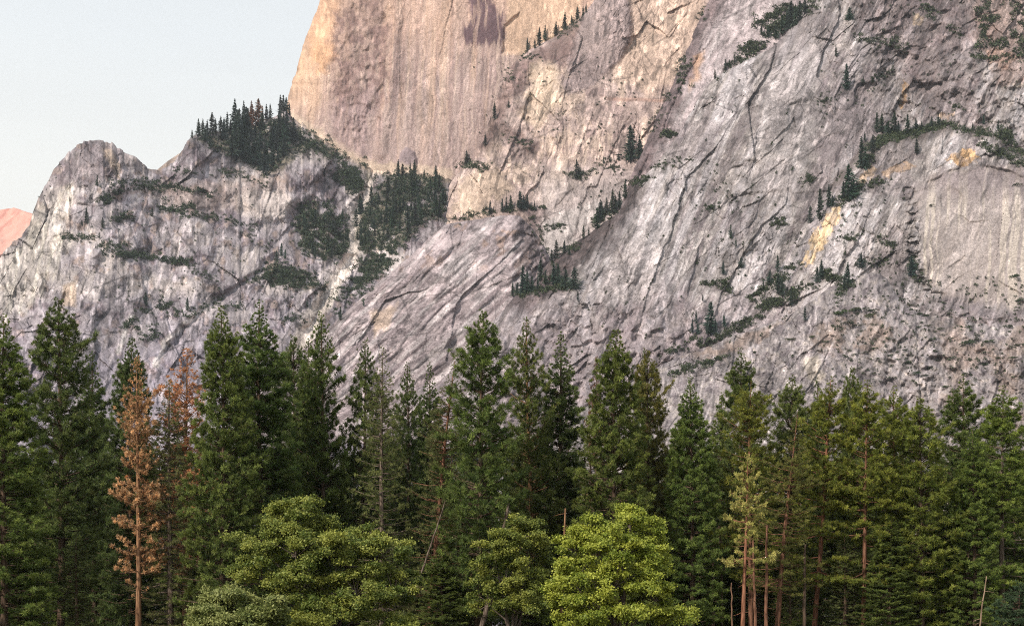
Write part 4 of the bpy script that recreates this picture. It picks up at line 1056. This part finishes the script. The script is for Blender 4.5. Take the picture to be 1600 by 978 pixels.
shrubs_at([(x, y, r) for x, y, r in [(1315, 492, 9), (1328, 488, 9), (1345, 486, 8), (1357, 494, 8), (1362, 486, 7), (1325, 506, 8), (1310, 512, 6), (1338, 510, 6), (1234, 532, 6), (1268, 528, 5), (1290, 535, 4)]],
          'rounded green bush on the brown grassy shoulder', 'bushes on the brown shoulder', (1.15, 1.15, 1.0), 41)
shrubs_at([(1436, 492, 8), (1446, 494, 6), (1408, 470, 6), (1422, 478, 5), (1474, 474, 4), (1450, 510, 5), (1435, 512, 4), (1515, 538, 9), (1525, 532, 7), (1505, 540, 6), (1545, 535, 7), (1576, 512, 6), (1512, 512, 4), (1470, 515, 5),
           (1455, 532, 5), (1390, 556, 4), (1403, 562, 4), (1372, 560, 3), (1418, 568, 5), (1433, 584, 5), (1445, 588, 5), (1478, 605, 6), (1506, 585, 6), (1582, 560, 6), (1595, 590, 5), (1560, 560, 5), (1540, 552, 5), (1538, 570, 4),
           (1485, 530, 5), (1490, 560, 4), (1462, 550, 4), (1510, 600, 5), (1590, 540, 5), (1415, 548, 4), (1425, 556, 3), (1352, 552, 4), (1364, 545, 4), (1318, 556, 3)],
          'dark bush scattered on the stony lower right slope', 'bushes on the stony slope', (1, 1.05, .95), 42)
shrubs_at([(1585, 434, 8), (1594, 470, 8), (1590, 290, 6), (1456, 322, 4)], 'dark bush by the smooth streaked slab', 'bushes by the smooth slab', (.9, .95, .9), 43)

# brush that cannot be counted: one mass per kind
def brush(name, items, tint, seed, n=26):
    """items: (u, v, half width px, half height px)"""
    rng = np.random.RandomState(seed)
    it = np.array(items, float)
    D = surf(it[:, 0], it[:, 1])
    ok = D < 1e8; it = it[ok]; D = D[ok]
    m = (D / F)
    ctr = P(it[:, 0], it[:, 1], D - 2)
    k = len(it)
    d = rng.normal(size=(k * n, 3)); d /= np.linalg.norm(d, axis=1)[:, None]; d[:, 2] = np.abs(d[:, 2]) * 1.0
    rad = np.stack([it[:, 2] * m, it[:, 2] * m * .8, it[:, 3] * m * 1.4], -1)
    c = np.repeat(ctr, n, 0) + d * np.repeat(rad, n, 0) * (rng.rand(k * n) ** .5)[:, None]
    sz = np.repeat(np.minimum(it[:, 2], it[:, 3] * 1.3) * m, n)
    v, f = blades(c, d + rng.normal(size=(k * n, 3)) * .8, .55 * sz * (.5 + .8 * rng.rand(k * n)) + .5, .5 * sz * (.5 + .8 * rng.rand(k * n)) + .4, rng)
    mm = rng.rand(k * n)[:, None]; per = np.repeat(.75 + .5 * rng.rand(k), n)[:, None]
    colr = (np.array((.034, .048, .026)) * (1 - mm) + np.array((.074, .086, .044)) * mm) * per * np.array(tint)
    o = obj(name, npmesh(name, v, f, np.repeat(colr, 3, 0)), BRUSH, kind='stuff')
    return o

rbz = random.Random(77)
def rough_keep(pts, k=-.08):
    a = np.array([p[:2] for p in pts]); f = fbm(a[:, 0] / 17, a[:, 1] / 12, 3, 301)
    return [p for p, q in zip(pts, f) if q > k]
def along(pts, n, w, jit=5.5, h=None):
    out = []
    p = np.array(pts, float); seg = np.hypot(*(p[1:] - p[:-1]).T); cum = np.concatenate([[0], np.cumsum(seg)])
    for i in range(int(n * 1.5)):
        t = rbz.uniform(0, cum[-1])
        out.append((np.interp(t, cum, p[:, 0]) + rbz.gauss(0, jit), np.interp(t, cum, p[:, 1]) + rbz.gauss(0, jit * .6), w * rbz.uniform(.5, 1.3), (h or w * .6) * rbz.uniform(.6, 1.3)))
    return out
left = []
for pts, _ in WOODS:
    left += [(x + rbz.gauss(0, 3), y + rbz.gauss(0, 2), rbz.uniform(2, 5.5), rbz.uniform(2, 4)) for x, y in scatter(pts, 300 if _ != 'hollow' else 260, rbz)] if _ == 'crest' else rough_keep([(x + rbz.gauss(0, 6), y + rbz.gauss(0, 5), rbz.uniform(2, 5.5), rbz.uniform(2, 4)) for x, y in scatter(pts, 900 if _ == 'bowl' else 620, rbz)], -.55 if _ == 'bowl' else -.3)
for pts in BRUSHES:
    left += rough_keep([(x + rbz.gauss(0, 7), y + rbz.gauss(0, 5), rbz.uniform(2, 5), rbz.uniform(1.6, 3.2)) for x, y in scatter(pts, 420, rbz)], -.4)
for pts, n, w in (
    ([(180, 286), (215, 284), (262, 290), (305, 298), (330, 305)], 60, 4), ([(215, 292), (250, 295), (275, 292)], 40, 4), ([(160, 312), (175, 304), (190, 298)], 26, 5), ([(165, 318), (170, 308)], 16, 5),
    ([(250, 326), (275, 330), (300, 322)], 36, 5), ([(278, 334), (305, 338), (335, 340)], 34, 4), ([(174, 346), (188, 340), (202, 340)], 20, 5), ([(100, 370), (118, 374), (145, 372)], 26, 4),
    ([(150, 384), (175, 384), (200, 380)], 26, 4), ([(165, 392), (190, 398), (225, 400)], 34, 5), ([(205, 398), (230, 402)], 14, 5), ([(236, 404), (262, 408), (292, 412)], 36, 5), ([(292, 410), (310, 425), (332, 437)], 20, 3),
    ([(350, 262), (375, 275), (400, 285), (420, 290)], 24, 3), ([(345, 335), (370, 350), (400, 358)], 24, 3), ([(385, 362), (400, 378), (420, 386)], 14, 3), ([(270, 262), (290, 272), (310, 268)], 14, 4), ([(340, 270), (366, 272)], 12, 4),
    ([(225, 490), (255, 480), (285, 495)], 20, 5), ([(190, 510), (205, 505)], 12, 5), ([(290, 500), (320, 480), (345, 470)], 20, 4), ([(255, 470), (262, 480)], 8, 5), ([(215, 520), (240, 530), (235, 510)], 16, 5),
    ([(500, 450), (530, 470), (560, 445), (590, 430)], 30, 4), ([(520, 490), (550, 470), (580, 450)], 24, 4), ([(440, 500), (470, 495), (480, 515)], 18, 4), ([(330, 475), (380, 480)], 14, 4), ([(95, 258), (75, 285), (62, 310)], 10, 2)):
    left += along(pts, n, w)
left += [(rbz.uniform(140, 520), rbz.uniform(280, 520), rbz.uniform(1, 2.6), rbz.uniform(.8, 1.8)) for _ in range(170)]
left = [q for q in left if dline(np.array([q[0]]), np.array([q[1]]), GULLY)[0] > 8]
brush('brush_thicket', left, (.80, .94, .92), 3)

right = []
for pts, n, w in (
    ([(1195, 60), (1215, 40), (1240, 20), (1270, 8)], 70, 6), ([(1180, 40), (1200, 30), (1230, 10)], 50, 5), ([(1140, 106), (1165, 90), (1190, 74)], 50, 4), ([(1155, 80), (1180, 68)], 26, 4), ([(1160, 84), (1205, 66)], 26, 3),
    ([(1062, 140), (1068, 112), (1074, 90)], 34, 4), ([(1050, 148), (1040, 160)], 10, 3), ([(1104, 14), (1094, 32)], 10, 3), ([(1035, 212), (1050, 208)], 22, 5), ([(1015, 210), (1022, 195), (1032, 175)], 18, 3),
    ([(722, 260), (740, 258), (758, 264)], 40, 4), ([(828, 336), (840, 360), (856, 395), (868, 420)], 26, 3), ([(700, 345), (730, 340), (760, 332), (800, 326), (850, 325)], 60, 4), ([(890, 274), (905, 276), (925, 270)], 26, 4), ([(950, 262), (966, 266)], 12, 3),
    ([(930, 255), (960, 252), (985, 248)], 18, 2), ([(985, 288), (1002, 282), (1012, 280)], 30, 4), ([(1020, 262), (1050, 258), (1080, 248)], 30, 2.5), ([(850, 354), (870, 356), (885, 352)], 26, 3),
    ([(944, 336), (930, 350), (960, 330)], 24, 5), ([(885, 392), (905, 385)], 18, 4), ([(812, 462), (840, 454), (870, 450), (895, 448)], 70, 6), ([(850, 440), (880, 436)], 20, 4),
    ([(865, 60), (880, 50), (900, 36), (908, 28)], 34, 3), ([(815, 92), (838, 88)], 14, 3), ([(790, 215), (815, 225), (835, 226)], 20, 3), ([(795, 110), (800, 130)], 10, 3),
    ([(1360, 235), (1380, 218), (1410, 214), (1440, 205), (1475, 196)], 120, 6), ([(1345, 262), (1362, 240)], 20, 5), ([(1480, 196), (1510, 205), (1550, 212), (1600, 240)], 70, 5), ([(1535, 225), (1560, 238), (1600, 258)], 50, 5),
    ([(1570, 205), (1580, 225)], 30, 6), ([(1365, 126), (1380, 118), (1392, 114)], 16, 3), ([(1284, 162), (1300, 154)], 12, 2.5), ([(1340, 58), (1360, 62), (1385, 68)], 26, 3.5), ([(1395, 58), (1400, 72), (1416, 84)], 18, 4),
    ([(1310, 316), (1330, 306), (1346, 290)], 40, 5), ([(1365, 288), (1375, 282)], 14, 4), ([(1256, 286), (1268, 278)], 16, 4), ([(1105, 325), (1120, 324)], 14, 4), ([(1208, 345), (1222, 352), (1226, 340)], 20, 3.5),
    ([(1105, 445), (1130, 440), (1140, 455)], 30, 5), ([(1170, 470), (1200, 450), (1230, 430)], 50, 5), ([(1190, 480), (1220, 470)], 36, 6), ([(1235, 470), (1240, 455)], 18, 6), ([(1280, 425), (1300, 435), (1315, 440)], 36, 5),
    ([(1310, 460), (1330, 440)], 26, 5), ([(1250, 450), (1280, 440)], 20, 3), ([(1340, 410), (1360, 415), (1380, 410)], 20, 4), ([(1320, 375), (1335, 370)], 14, 4), ([(1235, 415), (1245, 418)], 12, 4),
    ([(1080, 530), (1100, 540), (1140, 520), (1170, 500)], 50, 5), ([(1045, 550), (1075, 540)], 16, 4), ([(1050, 585), (1090, 570), (1130, 560)], 40, 5), ([(1425, 400), (1432, 430), (1440, 445)], 24, 4), ([(1340, 290), (1330, 330), (1300, 380)], 12, 3),
    ([(1190, 490), (1150, 515)], 20, 4), ([(1380, 375), (1400, 385)], 14, 4), ([(1110, 260), (1160, 330)], 14, 2), ([(1480, 40), (1500, 60)], 12, 3), ([(1442, 0), (1460, 30)], 20, 4), ([(1488, 165), (1500, 170)], 10, 3)):
    right += along(pts, n, w)
bowl = [(1522, 20), (1545, -20), (1660, -20), (1660, 110), (1600, 104), (1560, 96), (1515, 92), (1530, 60)]
right += rough_keep([(x, y, rbz.uniform(2.5, 7), rbz.uniform(2, 4.5)) for x, y in scatter(bowl, 620, rbz)], -.05)
# small tufts in the joints of the slabs
dx, dy = -.42, .91
for _ in range(150):
    u = rbz.uniform(900, 1420); v = rbz.uniform(120, 560); L = rbz.uniform(2, 7)
    for j in range(3):
        t = rbz.uniform(-1, 1) * L
        right.append((u + dx * t, v + dy * t, rbz.uniform(.8, 2.0), rbz.uniform(.8, 1.6)))
right += [(rbz.uniform(1300, 1610), rbz.uniform(430, 600), rbz.uniform(1, 3.4), rbz.uniform(.8, 2.2)) for _ in range(420)]
right += [(rbz.uniform(1280, 1610), rbz.uniform(0, 210), rbz.uniform(1, 2.5), rbz.uniform(.8, 1.8)) for _ in range(110)]
right += [(rbz.uniform(740, 1000), rbz.uniform(90, 300), rbz.uniform(.8, 2), rbz.uniform(.8, 1.6)) for _ in range(90)]
brush('scrub', right, (.95, 1.0, .9), 4)

# ------------------------------------------------------------------ light
VEIL = 5.2
SUN_EL, SUN_AZ = 36., 222.          # azimuth clockwise from +Y (view direction): behind the camera, to the left
az = R(SUN_AZ); el = R(SUN_EL)
tosun = Vector((math.sin(az) * math.cos(el), math.cos(az) * math.cos(el), math.sin(el)))
sd = bpy.data.lights.new('sun', 'SUN'); sd.energy = 2.7; sd.angle = R(4); sd.color = (1, .92, .83)
so = bpy.data.objects.new('sun', sd); COL.objects.link(so)
so.rotation_euler = (-tosun).to_track_quat('-Z', 'Y').to_euler(); so.location = (0, 0, 500)

w = bpy.data.worlds.new('World'); S.world = w; w.use_nodes = True
nt = w.node_tree; nt.nodes.clear()
sky = nt.nodes.new('ShaderNodeTexSky'); sky.sky_type = 'NISHITA'; sky.sun_disc = False
sky.sun_elevation = el; sky.sun_rotation = az; sky.air_density = 1.0; sky.dust_density = 2.0; sky.ozone_density = 1.0
# a thin high veil of cloud over the clear sky: palest near the horizon
N = nt.nodes.new; LK = nt.links.new
tc = N('ShaderNodeTexCoord'); sx = N('ShaderNodeSeparateXYZ'); LK(tc.outputs['Generated'], sx.inputs[0])
cr = N('ShaderNodeValToRGB'); LK(sx.outputs['Z'], cr.inputs['Fac'])
e0, e1 = cr.color_ramp.elements
e0.position = .0; e0.color = (.985, .955, .865, 1)
e1.position = .36; e1.color = (.845, .873, .872, 1)
e2 = cr.color_ramp.elements.new(.24); e2.color = (.98, .96, .88, 1)
e3 = cr.color_ramp.elements.new(.7); e3.color = (.62, .70, .80, 1)
mp = N('ShaderNodeMapping'); mp.inputs['Scale'].default_value = (1.2, 1.2, 9); LK(tc.outputs['Generated'], mp.inputs['Vector'])
nz = N('ShaderNodeTexNoise'); nz.inputs['Scale'].default_value = 1.6; nz.inputs['Detail'].default_value = 5; LK(mp.outputs['Vector'], nz.inputs['Vector'])
mr = N('ShaderNodeMapRange'); mr.inputs['From Min'].default_value = .3; mr.inputs['From Max'].default_value = .7
mr.inputs['To Min'].default_value = .97 * VEIL; mr.inputs['To Max'].default_value = 1.03 * VEIL; LK(nz.outputs['Fac'], mr.inputs['Value'])
vs = N('ShaderNodeVectorMath'); vs.operation = 'SCALE'; LK(cr.outputs['Color'], vs.inputs[0]); LK(mr.outputs['Result'], vs.inputs['Scale'])
mx = N('ShaderNodeMix'); mx.data_type = 'RGBA'; mx.inputs['Factor'].default_value = .92
LK(sky.outputs['Color'], mx.inputs['A']); LK(vs.outputs['Vector'], mx.inputs['B'])
bg = N('ShaderNodeBackground'); bg.inputs['Strength'].default_value = .12
wo = N('ShaderNodeOutputWorld')
LK(mx.outputs['Result'], bg.inputs['Color']); LK(bg.outputs['Background'], wo.inputs['Surface'])

# valley air
def haze_box(dens):
    x = 14400.; z0, z1 = -31., 2200.
    v = [(a, b, c) for c in (z0, z1) for b in (-x, x) for a in (-x, x)]
    f = [(0, 2, 3, 1), (4, 5, 7, 6), (0, 1, 5, 4), (2, 6, 7, 3), (0, 4, 6, 2), (1, 3, 7, 5)]
    m, nt, out = newmat('valley air')
    p = nt.nodes.new('ShaderNodeVolumePrincipled'); p.inputs['Density'].default_value = dens
    p.inputs['Color'].default_value = (.86, .90, .97, 1); p.inputs['Anisotropy'].default_value = .2
    nt.links.new(p.outputs['Volume'], out.inputs['Volume'])
    obj('haze', npmesh('haze', v, np.array(f)), m, kind='stuff')
HAZE = 2.2e-5
if HAZE: haze_box(HAZE)

# ------------------------------------------------------------------ camera and output
cd = bpy.data.cameras.new('camera'); cd.sensor_width = 36; cd.lens = 36 * F / 1600; cd.shift_y = (VH - 489) / 1600
cd.clip_start = .5; cd.clip_end = 60000
co = bpy.data.objects.new('camera', cd); COL.objects.link(co); co.location = (0, 0, CZ); co.rotation_euler = (R(90), 0, 0)
S.camera = co
S.render.engine = 'CYCLES'
S.cycles.max_bounces = 5; S.cycles.diffuse_bounces = 3; S.cycles.glossy_bounces = 2; S.cycles.transmission_bounces = 3
S.cycles.use_denoising = False
S.cycles.filter_width = 1.05
S.cycles.denoiser = "OPENIMAGEDENOISE"; S.cycles.denoising_input_passes = "RGB_ALBEDO_NORMAL"
S.view_settings.view_transform = 'Standard'; S.view_settings.look = 'None'; S.view_settings.gamma = 1
S.view_settings.exposure = .8
